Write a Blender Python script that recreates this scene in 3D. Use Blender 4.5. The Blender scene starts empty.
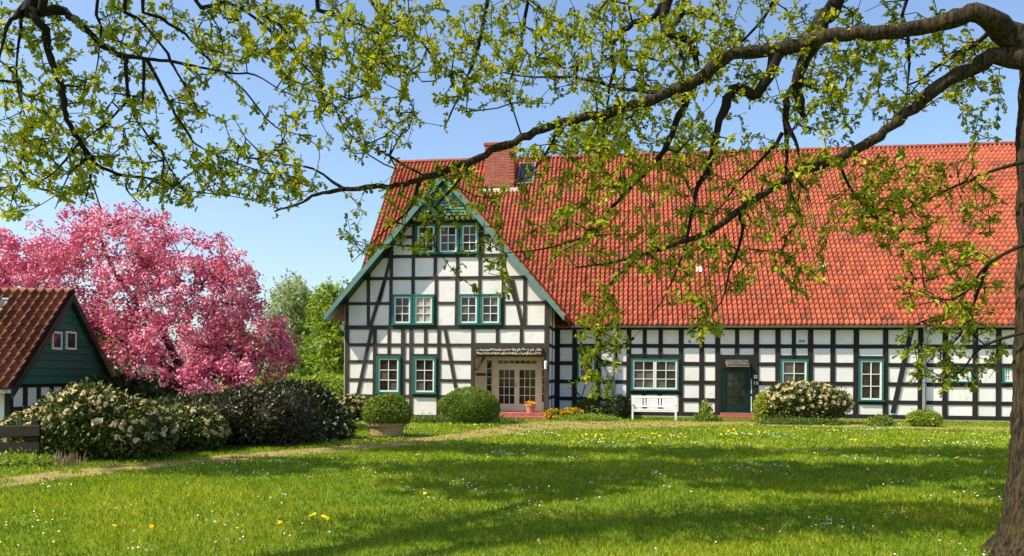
import bpy, math, random
import numpy as np
from mathutils import Matrix, Vector

rng = np.random.default_rng(7)
random.seed(7)
scene = bpy.context.scene
COL = scene.collection
RAD = math.radians

# ------------------------------------------------------------------ camera
F = 804.0                      # focal length in pixels of the 1024 px wide picture
CX, CY = 512.0, 376.0          # principal point (lens shift), level camera
ROLL = RAD(0.45)
EYE = np.array([0.0, 0.0, 1.7])
cam_d = bpy.data.cameras.new('camera')
cam = bpy.data.objects.new('camera', cam_d)
COL.objects.link(cam)
cam_d.sensor_width = 36.0
cam_d.lens = 36.0 * F / 1024.0
cam_d.shift_y = (CY - 278.0) / 1024.0
cam_d.clip_start = 0.05
cam_d.clip_end = 3000.0
cam.matrix_world = Matrix.Translation(EYE) @ Matrix.Rotation(RAD(90), 4, 'X') @ Matrix.Rotation(ROLL, 4, 'Z')
scene.camera = cam

# ------------------------------------------------------------------ sky, sun, exposure
SUN_AZ = RAD(70.0)     # to the sun: from behind the camera (-Y) swung towards the left (-X)
SUN_EL = RAD(50.0)
to_sun = Vector((-math.sin(SUN_AZ) * math.cos(SUN_EL), -math.cos(SUN_AZ) * math.cos(SUN_EL), math.sin(SUN_EL)))
world = bpy.data.worlds.new('World')
scene.world = world
world.use_nodes = True
wn = world.node_tree
wn.nodes.clear()
sky = wn.nodes.new('ShaderNodeTexSky')
sky.sky_type = 'NISHITA'
sky.sun_disc = False
sky.sun_elevation = SUN_EL
sky.sun_rotation = math.atan2(to_sun.x, to_sun.y)
sky.altitude = 50
sky.air_density = 1.0
sky.dust_density = 1.8
sky.ozone_density = 3.2
bg = wn.nodes.new('ShaderNodeBackground')
bg.inputs['Strength'].default_value = 0.15
wo = wn.nodes.new('ShaderNodeOutputWorld')
wn.links.new(sky.outputs[0], bg.inputs[0])
wn.links.new(bg.outputs[0], wo.inputs[0])
sun_d = bpy.data.lights.new('sun', 'SUN')
sun_d.energy = 4.5
sun_d.angle = RAD(0.5)
sun_d.color = (1.0, 0.91, 0.74)
sun = bpy.data.objects.new('sun', sun_d)
COL.objects.link(sun)
sun.rotation_euler = to_sun.to_track_quat('Z', 'Y').to_euler()
scene.view_settings.view_transform = 'Standard'
scene.view_settings.look = 'None'
scene.view_settings.gamma = 1.0
scene.view_settings.use_curve_mapping = False
scene.view_settings.exposure = 0.68
scene.cycles.use_denoising = True
scene.cycles.max_bounces = 6
scene.cycles.diffuse_bounces = 3
scene.cycles.glossy_bounces = 2
scene.cycles.transmission_bounces = 4
scene.cycles.transparent_max_bounces = 8

# ------------------------------------------------------------------ pixels to places
def ray(px, py):
    u, v = px - CX, CY - py
    c, s = math.cos(ROLL), math.sin(ROLL)
    return np.array([u * c - v * s, F, u * s + v * c]) / F

def at(px, py, Y):
    return EYE + ray(px, py) * Y

def ground(px, py, z=0.0):
    d = ray(px, py)
    return EYE + d * ((z - EYE[2]) / d[2])

def pix(P):
    P = np.atleast_2d(P) - EYE
    u, v = P[:, 0] / P[:, 1] * F, P[:, 2] / P[:, 1] * F
    c, s = math.cos(-ROLL), math.sin(-ROLL)
    return CX + u * c - v * s, CY - (u * s + v * c)

# ------------------------------------------------------------------ materials
def new_mat(name):
    m = bpy.data.materials.new(name)
    m.use_nodes = True
    nt = m.node_tree
    nt.nodes.clear()
    out = nt.nodes.new('ShaderNodeOutputMaterial')
    return m, nt, out

def N(nt, kind, **kw):
    n = nt.nodes.new(kind)
    for k, v in kw.items():
        setattr(n, k, v)
    return n

def ramp(nt, fac, stops):
    r = N(nt, 'ShaderNodeValToRGB')
    els = r.color_ramp.elements
    while len(els) < len(stops):
        els.new(0.5)
    for e, (p, c) in zip(els, stops):
        e.position = p
        e.color = (*c, 1)
    nt.links.new(fac, r.inputs[0])
    return r.outputs[0]

def noise(nt, scale, detail=4, vec=None, rough=0.6):
    n = N(nt, 'ShaderNodeTexNoise')
    n.inputs['Scale'].default_value = scale
    n.inputs['Detail'].default_value = detail
    n.inputs['Roughness'].default_value = rough
    if vec is not None:
        nt.links.new(vec, n.inputs['Vector'])
    return n.outputs['Fac']

def surf(name, c1, c2, scale=4, rough=0.8, bump=0.2, bscale=None, stretch=None, spec=0.3, rand=0.0, use_rnd=False, stain=None, tight=0.2):
    """a noise-varied opaque surface; rand: brightness change from piece to piece"""
    m, nt, out = new_mat(name)
    tc = N(nt, 'ShaderNodeTexCoord')
    vec = tc.outputs['Object']
    if stretch:
        mp = N(nt, 'ShaderNodeMapping')
        mp.inputs['Scale'].default_value = stretch
        nt.links.new(vec, mp.inputs[0])
        vec = mp.outputs[0]
    f = noise(nt, scale, 5, vec)
    col = ramp(nt, f, [(0.5 - tight, c1), (0.5 + tight, c2)])
    if stain:
        f2 = noise(nt, stain[0], 6, vec, 0.7)
        mk = ramp(nt, f2, [(stain[1], (0, 0, 0)), (stain[1] + 0.12, (1, 1, 1))])
        mx = N(nt, 'ShaderNodeMixRGB')
        nt.links.new(mk, mx.inputs[0]); nt.links.new(col, mx.inputs[1])
        mx.inputs[2].default_value = (*stain[2], 1)
        col = mx.outputs[0]
    if rand:
        if use_rnd:
            a = N(nt, 'ShaderNodeAttribute', attribute_name='rnd'); rv = a.outputs['Fac']
        else:
            rv = N(nt, 'ShaderNodeObjectInfo').outputs['Random']
        mr = N(nt, 'ShaderNodeMapRange')
        mr.inputs['To Min'].default_value = 1 - rand
        mr.inputs['To Max'].default_value = 1 + rand
        nt.links.new(rv, mr.inputs['Value'])
        hs = N(nt, 'ShaderNodeHueSaturation')
        nt.links.new(mr.outputs[0], hs.inputs['Value'])
        nt.links.new(col, hs.inputs['Color'])
        col = hs.outputs[0]
    b = N(nt, 'ShaderNodeBsdfPrincipled')
    b.inputs['Roughness'].default_value = rough
    b.inputs['Specular IOR Level'].default_value = spec
    nt.links.new(col, b.inputs['Base Color'])
    if bump:
        bp = N(nt, 'ShaderNodeBump')
        bp.inputs['Strength'].default_value = bump
        bp.inputs['Distance'].default_value = 0.02
        nt.links.new(noise(nt, bscale or scale * 4, 6, vec), bp.inputs['Height'])
        nt.links.new(bp.outputs[0], b.inputs['Normal'])
    nt.links.new(b.outputs[0], out.inputs[0])
    return m

def leafy(name, stops, trans=0.35, rough=0.5, gloss=0.08):
    """leaf or petal: colour picked leaf by leaf, light passes through"""
    m, nt, out = new_mat(name)
    a = N(nt, 'ShaderNodeAttribute', attribute_name='rnd')
    col = ramp(nt, a.outputs['Fac'], stops)
    d = N(nt, 'ShaderNodeBsdfDiffuse'); t = N(nt, 'ShaderNodeBsdfTranslucent'); g = N(nt, 'ShaderNodeBsdfGlossy')
    g.inputs['Roughness'].default_value = rough
    g.inputs['Color'].default_value = (0.8, 0.8, 0.8, 1)
    nt.links.new(col, d.inputs[0]); nt.links.new(col, t.inputs[0])
    m1 = N(nt, 'ShaderNodeMixShader'); m1.inputs[0].default_value = trans
    nt.links.new(d.outputs[0], m1.inputs[1]); nt.links.new(t.outputs[0], m1.inputs[2])
    m2 = N(nt, 'ShaderNodeMixShader'); m2.inputs[0].default_value = gloss
    nt.links.new(m1.outputs[0], m2.inputs[1]); nt.links.new(g.outputs[0], m2.inputs[2])
    nt.links.new(m2.outputs[0], out.inputs[0])
    return m

M = {}
M['timber_dark'] = surf('dark tarred timber', (0.010, 0.008, 0.008), (0.028, 0.024, 0.022), 3, 0.75, 0.5, 18, (4, 4, 0.8), rand=0.25)
M['timber_grey'] = surf('weathered brown timber', (0.030, 0.024, 0.020), (0.065, 0.054, 0.046), 3, 0.8, 0.5, 18, (4, 4, 0.8), rand=0.2)
M['plaster'] = surf('white limewash plaster', (0.74, 0.72, 0.69), (0.83, 0.81, 0.79), 1.6, 0.9, 0.25, 9, rand=0.05, stain=(2.6, 0.57, (0.61, 0.575, 0.51)))
M['core'] = surf('dull inner masonry', (0.08, 0.075, 0.07), (0.12, 0.11, 0.10), 3)
M['roof_slab'] = surf('roof underlay', (0.16, 0.06, 0.04), (0.22, 0.08, 0.05), 3)
M['tile'] = surf('red clay pantile', (0.35, 0.070, 0.032), (0.48, 0.115, 0.052), 0.9, 0.62, 0.2, 14, rand=0.33, use_rnd=True, stain=(1.3, 0.54, (0.22, 0.070, 0.042)))
M['tile_old'] = surf('old brown red clay tile', (0.19, 0.066, 0.038), (0.31, 0.110, 0.062), 2.5, 0.75, 0.3, 20, rand=0.3)
M['brick'] = surf('red chimney brick', (0.36, 0.07, 0.045), (0.48, 0.12, 0.075), 6, 0.9, 0.5, 30)
M['green'] = surf('teal green window paint', (0.008, 0.125, 0.098), (0.014, 0.17, 0.135), 6, 0.4, 0.1)
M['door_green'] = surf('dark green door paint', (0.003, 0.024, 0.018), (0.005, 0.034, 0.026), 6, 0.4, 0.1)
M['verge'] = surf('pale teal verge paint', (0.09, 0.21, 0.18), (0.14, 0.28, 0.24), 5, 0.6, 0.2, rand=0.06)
M['gable_board'] = surf('teal boarding paint', (0.06, 0.20, 0.20), (0.10, 0.27, 0.26), 5, 0.6, 0.2, rand=0.12)
M['shed_green'] = surf('dark green shed board', (0.010, 0.100, 0.065), (0.016, 0.135, 0.090), 5, 0.6, 0.3, 20, (0.6, 0.6, 4), rand=0.15)
M['white'] = surf('white gloss paint', (0.74, 0.73, 0.70), (0.82, 0.81, 0.78), 6, 0.45, 0.05)
M['cream'] = surf('cream door paint', (0.70, 0.63, 0.45), (0.78, 0.72, 0.54), 6, 0.5, 0.05)
M['zinc'] = surf('grey zinc', (0.15, 0.16, 0.175), (0.24, 0.25, 0.265), 8, 0.5, 0.1, spec=0.6)
M['shingle'] = surf('grey stone shingle', (0.035, 0.032, 0.03), (0.11, 0.10, 0.085), 14, 0.9, 0.4, rand=0.3)
M['step'] = surf('red brick step', (0.34, 0.105, 0.075), (0.44, 0.16, 0.11), 7, 0.85, 0.4, 25, rand=0.2)
M['plinth'] = surf('sandstone plinth', (0.28, 0.23, 0.17), (0.42, 0.36, 0.27), 4, 0.9, 0.4)
M['terracotta'] = surf('terracotta', (0.42, 0.17, 0.10), (0.55, 0.26, 0.16), 7, 0.8, 0.2)
M['planter'] = surf('weathered clay planter', (0.33, 0.20, 0.12), (0.45, 0.29, 0.18), 6, 0.9, 0.4)
M['carving'] = surf('pale carved stone', (0.60, 0.55, 0.42), (0.78, 0.72, 0.58), 20, 0.9, 0.3)
M['iron'] = surf('dark iron', (0.02, 0.02, 0.02), (0.04, 0.04, 0.04), 8, 0.5, 0.1)
M['fence'] = surf('weathered dark fence board', (0.014, 0.011, 0.007), (0.032, 0.026, 0.017), 4, 0.9, 0.5, 20, (0.6, 3, 5), rand=0.2)
M['bark'] = surf('oak bark', (0.009, 0.006, 0.003), (0.066, 0.046, 0.020), 15, 0.95, 1.0, 30, (2.6, 2.6, 0.42), stain=(1.6, 0.57, (0.070, 0.062, 0.009)), tight=0.09)
M['bark_dark'] = surf('dark branch bark', (0.007, 0.005, 0.004), (0.026, 0.019, 0.012), 14, 0.95, 0.8, 40)
M['bark_cherry'] = surf('cherry bark', (0.03, 0.02, 0.018), (0.07, 0.05, 0.045), 9, 0.9, 0.6, 30)
M['oak_leaf'] = leafy('young oak leaf', [(0.0, (0.110, 0.170, 0.006)), (0.35, (0.260, 0.320, 0.009)), (0.75, (0.450, 0.470, 0.012)), (1.0, (0.60, 0.55, 0.030))], 0.50, gloss=0.025)
M['pink'] = leafy('pink blossom', [(0.0, (0.46, 0.065, 0.14)), (0.4, (0.72, 0.165, 0.275)), (0.8, (0.86, 0.34, 0.455)), (1.0, (0.90, 0.57, 0.65))], 0.15, gloss=0.02)
M['rhodo_leaf'] = leafy('dark evergreen leaf', [(0.0, (0.022, 0.036, 0.006)), (0.5, (0.062, 0.088, 0.010)), (0.85, (0.140, 0.160, 0.016)), (1.0, (0.24, 0.22, 0.03))], 0.15, 0.45, 0.035)
M['rhodo_flower'] = leafy('cream blossom', [(0.0, (0.72, 0.50, 0.24)), (0.5, (0.84, 0.72, 0.42)), (1.0, (0.88, 0.82, 0.62))], 0.25, gloss=0.02)
M['shaded_leaf'] = leafy('evergreen leaf with shade in its colour', [(0.0, (0.010, 0.020, 0.004)), (0.5, (0.028, 0.044, 0.007)), (0.85, (0.062, 0.080, 0.010)), (1.0, (0.12, 0.12, 0.02))], 0.12, 0.45, 0.03)  # darker evergreen leaf, the shade on these shrubs is put into its colour
M['russet_leaf'] = leafy('russet shrub leaf', [(0.0, (0.016, 0.024, 0.006)), (0.45, (0.040, 0.046, 0.010)), (0.8, (0.080, 0.060, 0.016)), (1.0, (0.16, 0.055, 0.025))], 0.15, 0.45, 0.05)
M['box_leaf'] = leafy('box leaf', [(0.0, (0.060, 0.115, 0.006)), (0.5, (0.135, 0.210, 0.010)), (1.0, (0.25, 0.32, 0.020))], 0.25, 0.45, 0.03)
M['lime_leaf'] = leafy('light spring leaf', [(0.0, (0.14, 0.22, 0.015)), (0.5, (0.26, 0.36, 0.025)), (1.0, (0.40, 0.46, 0.04))], 0.45, gloss=0.03)
M['grey_leaf'] = leafy('pale willow leaf', [(0.0, (0.22, 0.29, 0.09)), (0.5, (0.35, 0.42, 0.16)), (1.0, (0.46, 0.50, 0.24))], 0.45, gloss=0.03)
M['green_leaf'] = leafy('mid green leaf', [(0.0, (0.05, 0.10, 0.012)), (0.5, (0.11, 0.18, 0.018)), (1.0, (0.20, 0.27, 0.03))], 0.35, gloss=0.03)
M['yellow_flower'] = leafy('yellow petal', [(0.0, (0.75, 0.42, 0.01)), (1.0, (0.85, 0.62, 0.02))], 0.2, gloss=0.02)
M['white_flower'] = leafy('white petal', [(0.0, (0.74, 0.74, 0.70)), (1.0, (0.82, 0.82, 0.80))], 0.2, gloss=0.02)
M['orange_flower'] = leafy('amber petal', [(0.0, (0.62, 0.25, 0.01)), (0.5, (0.80, 0.48, 0.02)), (1.0, (0.85, 0.62, 0.05))], 0.2, gloss=0.02)
M['grass'] = leafy('grass blade', [(0.0, (0.075, 0.165, 0.006)), (0.45, (0.195, 0.310, 0.009)), (0.75, (0.380, 0.440, 0.013)), (1.0, (0.56, 0.50, 0.05))], 0.40, 0.5, 0.015)
M['dry'] = leafy('dry stalk', [(0.0, (0.16, 0.10, 0.05)), (1.0, (0.30, 0.20, 0.10))], 0.2)
M['soil'] = surf('bed soil', (0.045, 0.032, 0.020), (0.085, 0.062, 0.038), 6, 0.95, 0.6, 30)
M['path'] = surf('sandy path', (0.24, 0.165, 0.060), (0.36, 0.255, 0.100), 3.2, 0.95, 0.6, 30, stain=(1.6, 0.52, (0.17, 0.18, 0.03)))
M['lawn'] = surf('lawn turf', (0.110, 0.160, 0.010), (0.200, 0.240, 0.016), 1.2, 0.95, 0.6, 40, stain=(0.7, 0.64, (0.17, 0.16, 0.035)))

def glass_mat():
    m, nt, out = new_mat('dark window glass')
    b = N(nt, 'ShaderNodeBsdfPrincipled')
    tc = N(nt, 'ShaderNodeTexCoord')
    col = ramp(nt, noise(nt, 1.7, 3, tc.outputs['Object']), [(0.35, (0.012, 0.012, 0.012)), (0.7, (0.05, 0.045, 0.035))])
    nt.links.new(col, b.inputs['Base Color'])
    b.inputs['Roughness'].default_value = 0.06
    b.inputs['IOR'].default_value = 1.5
    bp = N(nt, 'ShaderNodeBump'); bp.inputs['Strength'].default_value = 0.06; bp.inputs['Distance'].default_value = 0.05
    nt.links.new(noise(nt, 3.0, 2, tc.outputs['Object']), bp.inputs['Height'])
    nt.links.new(bp.outputs[0], b.inputs['Normal'])
    nt.links.new(b.outputs[0], out.inputs[0])
    return m
M['glass'] = glass_mat()
M['glass_pale'] = surf('glass before a pale interior', (0.06, 0.055, 0.045), (0.15, 0.14, 0.115), 3, 0.08, 0.03, 3, (5, 5, 0.4), spec=0.5)
M['curtain'] = surf('net curtain behind glass', (0.34, 0.32, 0.28), (0.46, 0.44, 0.40), 5, 0.35, 0.2, 12, (6, 6, 0.3), spec=0.6)

# ------------------------------------------------------------------ mesh helpers
def link(name, me, mat, parent=None):
    o = bpy.data.objects.new(name, me)
    COL.objects.link(o)
    if mat is not None and len(me.materials) == 0:
        me.materials.append(M[mat] if isinstance(mat, str) else mat)
    if parent is not None:
        o.parent = parent
    return o

def py_mesh(name, v, f):
    me = bpy.data.meshes.new(name)
    me.from_pydata([tuple(map(float, p)) for p in v], [], [tuple(map(int, q)) for q in f])
    me.update()
    return me

def np_mesh(name, V, Fs, rnd=None, smooth=False):
    """V (n,3); Fs (m,k) all faces with k corners; rnd one value per face"""
    me = bpy.data.meshes.new(name)
    n, (m, k) = len(V), Fs.shape
    me.vertices.add(n)
    me.vertices.foreach_set('co', np.ascontiguousarray(V, dtype=np.float32).ravel())
    me.loops.add(m * k)
    me.loops.foreach_set('vertex_index', np.ascontiguousarray(Fs, dtype=np.int32).ravel())
    me.polygons.add(m)
    me.polygons.foreach_set('loop_start', np.arange(0, m * k, k, dtype=np.int32))
    if smooth:
        me.polygons.foreach_set('use_smooth', np.ones(m, dtype=bool))
    if rnd is not None:
        a = me.attributes.new('rnd', 'FLOAT', 'FACE')
        a.data.foreach_set('value', np.ascontiguousarray(rnd, dtype=np.float32))
    me.update(calc_edges=True)
    return me

BOXF = [(0, 3, 2, 1), (4, 5, 6, 7), (0, 1, 5, 4), (1, 2, 6, 5), (2, 3, 7, 6), (3, 0, 4, 7)]
def box_vf(x0, x1, y0, y1, z0, z1):
    return [(x0, y0, z0), (x1, y0, z0), (x1, y1, z0), (x0, y1, z0), (x0, y0, z1), (x1, y0, z1), (x1, y1, z1), (x0, y1, z1)], BOXF

class MB:
    def __init__(s): s.v = []; s.f = []
    def add(s, v, f):
        b = len(s.v); s.v += [tuple(p) for p in v]; s.f += [tuple(i + b for i in q) for q in f]; return s
    def box(s, *a): return s.add(*box_vf(*a))
    def bar(s, p, q, w, d, up=(0, 0, 1)):
        """a beam from p to q, w wide across, d deep along up"""
        p, q = Vector(p), Vector(q); t = (q - p).normalized(); u = Vector(up)
        a = t.cross(u).normalized() * (w / 2); b = a.cross(t).normalized() * (d / 2)
        v = [p - a - b, p + a - b, p + a + b, p - a + b, q - a - b, q + a - b, q + a + b, q - a + b]
        return s.add(v, BOXF)
    def prism(s, poly, y0, y1):
        """poly: (x,z) outline pushed from y0 to y1"""
        n = len(poly)
        v = [(x, y0, z) for x, z in poly] + [(x, y1, z) for x, z in poly]
        f = [tuple(range(n)), tuple(range(2 * n - 1, n - 1, -1))] + [((i + 1) % n, i, n + i, n + (i + 1) % n) for i in range(n)]
        return s.add(v, f)
    def lathe(s, prof, c=(0, 0, 0), n=16):
        b = len(s.v); k = len(prof)
        for i in range(n):
            a = 2 * math.pi * i / n
            s.v += [(c[0] + r * math.cos(a), c[1] + r * math.sin(a), c[2] + z) for r, z in prof]
        for i in range(n):
            j = (i + 1) % n
            s.f += [(b + i * k + q, b + j * k + q, b + j * k + q + 1, b + i * k + q + 1) for q in range(k - 1)]
        return s
    def tube(s, pts, r, n=6):
        V_, F_ = tube_vf(np.array(pts, float), np.full(len(pts), r) if np.isscalar(r) else np.array(r), n)
        return s.add(V_.tolist(), F_.tolist())
    def build(s, name, mat, parent=None):
        return link(name, py_mesh(name, s.v, s.f), mat, parent)

def tube_vf(P, R, n=6, wob=0.0):
    T = np.gradient(P, axis=0); T /= np.linalg.norm(T, axis=1)[:, None] + 1e-9
    ref = np.array([0.31, 0.2, 0.93]) if abs(T[0] @ np.array([0.31, 0.2, 0.93])) < 0.9 else np.array([1.0, 0, 0])
    Vs = []
    a = np.linspace(0, 2 * np.pi, n, endpoint=False)
    for i in range(len(P)):
        u = np.cross(T[i], ref); u /= np.linalg.norm(u); w = np.cross(T[i], u)
        ref = np.cross(u, T[i])
        rr = R[i] * (1 + wob * rng.normal(size=n))
        Vs.append(P[i] + rr[:, None] * (np.cos(a)[:, None] * u + np.sin(a)[:, None] * w))
    Vs = np.concatenate(Vs)
    i = np.arange(len(P) - 1)[:, None] * n; j = np.arange(n)[None, :]; k = (j + 1) % n
    Fs = np.stack([i + j, i + k, i + n + k, i + n + j], -1).reshape(-1, 4)
    return Vs, Fs

def tag(o, label=None, cat=None, group=None, kind=None):
    if label: o['label'] = label
    if cat: o['category'] = cat
    if group: o['group'] = group
    if kind: o['kind'] = kind
    return o

def empty(name, loc, rz=0.0):
    o = bpy.data.objects.new(name, None)
    o.empty_display_size = 0.2
    COL.objects.link(o)
    o.location = tuple(map(float, loc)); o.rotation_euler = (0, 0, rz)
    return o

def norm(a):
    return a / (np.linalg.norm(a, axis=-1, keepdims=True) + 1e-9)

# ------------------------------------------------------------------ leaf clouds
LOBED = np.array([[0, 0], [0.30, 0.22], [0.45, 0.15], [0.68, 0.34], [1.0, 0.0]])
def leaves_vf(P, D, Nn, L, lobed=False, wid=0.5):
    """a leaf at each P growing along D with face normal about Nn"""
    D = norm(D); S = norm(np.cross(D, Nn)); U = np.cross(S, D)
    L = np.broadcast_to(np.asarray(L, float), (len(P),))[:, None]
    if lobed:
        vs = []
        for sg in (1, -1):
            for a, b in LOBED:
                vs.append(P + D * L * a + S * L * b * sg + U * L * (abs(b) * 0.45 - 0.10 * a * a))
        V = np.stack(vs, 1).reshape(-1, 3)
        b = np.arange(len(P))[:, None] * 10
        Fs = np.concatenate([b + np.arange(5), b + 5 + np.arange(5)[::-1]], 0)
        return V, Fs, 2
    V = np.stack([P, P + D * L * 0.5 + S * L * wid * 0.5 + U * L * 0.06, P + D * L, P + D * L * 0.5 - S * L * wid * 0.5 + U * L * 0.06], 1).reshape(-1, 3)
    return V, np.arange(len(V)).reshape(-1, 4), 1

def leaf_object(name, mat, parent, P, D, Nn, L, lobed=False, wid=0.5, rnd=None):
    V, Fs, rep = leaves_vf(P, D, Nn, L, lobed, wid)
    if rnd is None:
        rnd = np.clip(rng.normal(0.5, 0.22, len(P)), 0, 1)
    o = link(name, np_mesh(name, V, Fs, np.tile(rnd, rep)), mat, parent)
    o['kind'] = 'stuff'
    return o

def rand_dirs(n):
    return norm(rng.normal(size=(n, 3)))

def lumps(c, r, n, k=0.55):
    """the outline of a bush as one big and several smaller lobes"""
    L = [(np.array(c, float), np.array(r, float) * 0.86)]
    for _ in range(n):
        d = rand_dirs(1)[0]; d[2] = abs(d[2]) * 0.9 - 0.1
        s = rng.uniform(min(0.32, k * 0.8), k)
        L.append((np.array(c) + d * np.array(r) * (1 - s * 0.85), np.array(r) * s))
    return L

def sample_lumps(L, n, depth=0.25, zmin=0.02):
    """points near the outer skin of the lobes, with their outward direction"""
    area = np.array([(r[0] * r[1] + r[0] * r[2] + r[1] * r[2]) for _, r in L]); area /= area.sum()
    idx = rng.choice(len(L), n * 2, p=area)
    C = np.array([c for c, _ in L])[idx]; R = np.array([r for _, r in L])[idx]
    d = rand_dirs(n * 2)
    P = C + d * R * (1 - depth * rng.random((n * 2, 1)) ** 1.5)
    keep = P[:, 2] > zmin
    for c, r in L:
        q = (((P - c) / r) ** 2).sum(1)
        keep &= ~(q < (1 - depth) ** 2 * 0.9)
    P, d = P[keep][:n], norm(d / R)[keep][:n]
    return P, d

def inner_body(name, L, mat, parent, s=0.78):
    mb = MB()
    for c, r in L:
        prof = [(max(1e-3, math.cos(t)) * 1.0, math.sin(t)) for t in np.linspace(-1.5, 1.5, 8)]
        b = len(mb.v); mb.lathe(prof, (0, 0, 0), 10)
        for i in range(b, len(mb.v)):
            p = np.array(mb.v[i]) * (s * rng.uniform(0.9, 1.05)); p = c + p * r
            mb.v[i] = (p[0], p[1], max(p[2], 0.0))
    return mb.build(name, mat, parent)

# ------------------------------------------------------------------ ground, path, beds
ASTEP = 8.0
def sheet(name, pts, z, mat, kind='structure', parent=None):
    me = py_mesh(name, [(p[0], p[1], z) for p in pts], [tuple(range(len(pts)))])
    o = link(name, me, mat, parent)
    if me.polygons[0].normal.z < 0:
        me.flip_normals()
    if kind: o['kind'] = kind
    return o

sheet('lawn', [(-900, -300), (900, -300), (900, 1500), (-900, 1500)], 0.0, 'lawn')
up_px = [(-160, 500), (-60, 487), (0, 479), (60, 471), (130, 464), (200, 457.5), (300, 449.5), (380, 443), (450, 434.5), (500, 427), (525, 422.5), (560, 421.5), (640, 421.6), (740, 422), (850, 424.6), (1010, 427.5), (1150, 430)]
lo_px = [(1150, 434), (1010, 431.3), (850, 428), (740, 425.3), (680, 427), (600, 429.5), (545, 430.5), (470, 439), (400, 447), (300, 456), (200, 464.5), (130, 471.5), (60, 480), (0, 489), (-60, 499), (-160, 515)]
PATH = np.array([ground(*p)[:2] for p in up_px + lo_px])
sheet('path', PATH, 0.006, 'path')

def in_poly(P, poly):
    x, y = P[:, 0], P[:, 1]; c = np.zeros(len(P), bool); j = len(poly) - 1
    for i in range(len(poly)):
        xi, yi = poly[i]; xj, yj = poly[j]
        m = ((yi > y) != (yj > y)) & (x < (xj - xi) * (y - yi) / (yj - yi + 1e-12) + xi)
        c ^= m; j = i
    return c

# ------------------------------------------------------------------ farmhouse
YAW = RAD(8.0)
O = ground(700, 418)
house = empty('farmhouse', O, -YAW)
tag(house, 'long half-timbered farmhouse with white panels, red pantile roof and cross gable', 'house')
ex = np.array([math.cos(YAW), -math.sin(YAW), 0]); ey = np.array([math.sin(YAW), math.cos(YAW), 0]); ez = np.array([0, 0, 1.0])
def loc_plane(px, py, y):
    """house coordinates (x, z) of a pixel on the wall plane at depth y"""
    d = ray(px, py); n = ey
    t = (n @ (O + ey * y) - n @ EYE) / (n @ d)
    p = EYE + d * t - O
    return float(p @ ex), float(p @ ez)
GD = 2.75                                  # how far the cross gable stands out
def W(px, py=372): return loc_plane(px, py, 0.0)
def G(px, py=360): return loc_plane(px, py, -GD)
def H2W(x, y, z): return O + ex * x + ey * y + ez * z
wz = lambda py: W(700, py)[1]
gz = lambda py: G(430, py)[1]

def clip_half(poly, a, b, c):
    """keep a*x + b*z <= c"""
    out = []
    for i in range(len(poly)):
        p, q = poly[i], poly[(i + 1) % len(poly)]
        dp, dq = a * p[0] + b * p[1] - c, a * q[0] + b * q[1] - c
        if dp <= 0: out.append(p)
        if dp * dq < 0:
            t = dp / (dp - dq); out.append((p[0] + t * (q[0] - p[0]), p[1] + t * (q[1] - p[1])))
    return out

def jit(s=0.012): return random.uniform(-s, s)
def beam(poly, y0, y1, mat):
    poly = [(x + jit(), z + jit(0.006)) for x, z in poly]
    mb = MB().prism(poly, y0, y1)
    return mb.build('beam', mat, house)
def rect(x0, x1, z0, z1): return [(x0, z0), (x1, z0), (x1, z1), (x0, z1)]
def panel(poly, y, clip=None):
    if clip:
        for h in clip: poly = clip_half(poly, *h)
    if len(poly) < 3: return
    ar = abs(sum(poly[i][0] * poly[(i + 1) % len(poly)][1] - poly[(i + 1) % len(poly)][0] * poly[i][1] for i in range(len(poly)))) / 2
    if ar < 0.004: return
    MB().prism(poly, y + 0.030 + jit(0.004), y + 0.119).build('panel', 'plaster', house)

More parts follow.
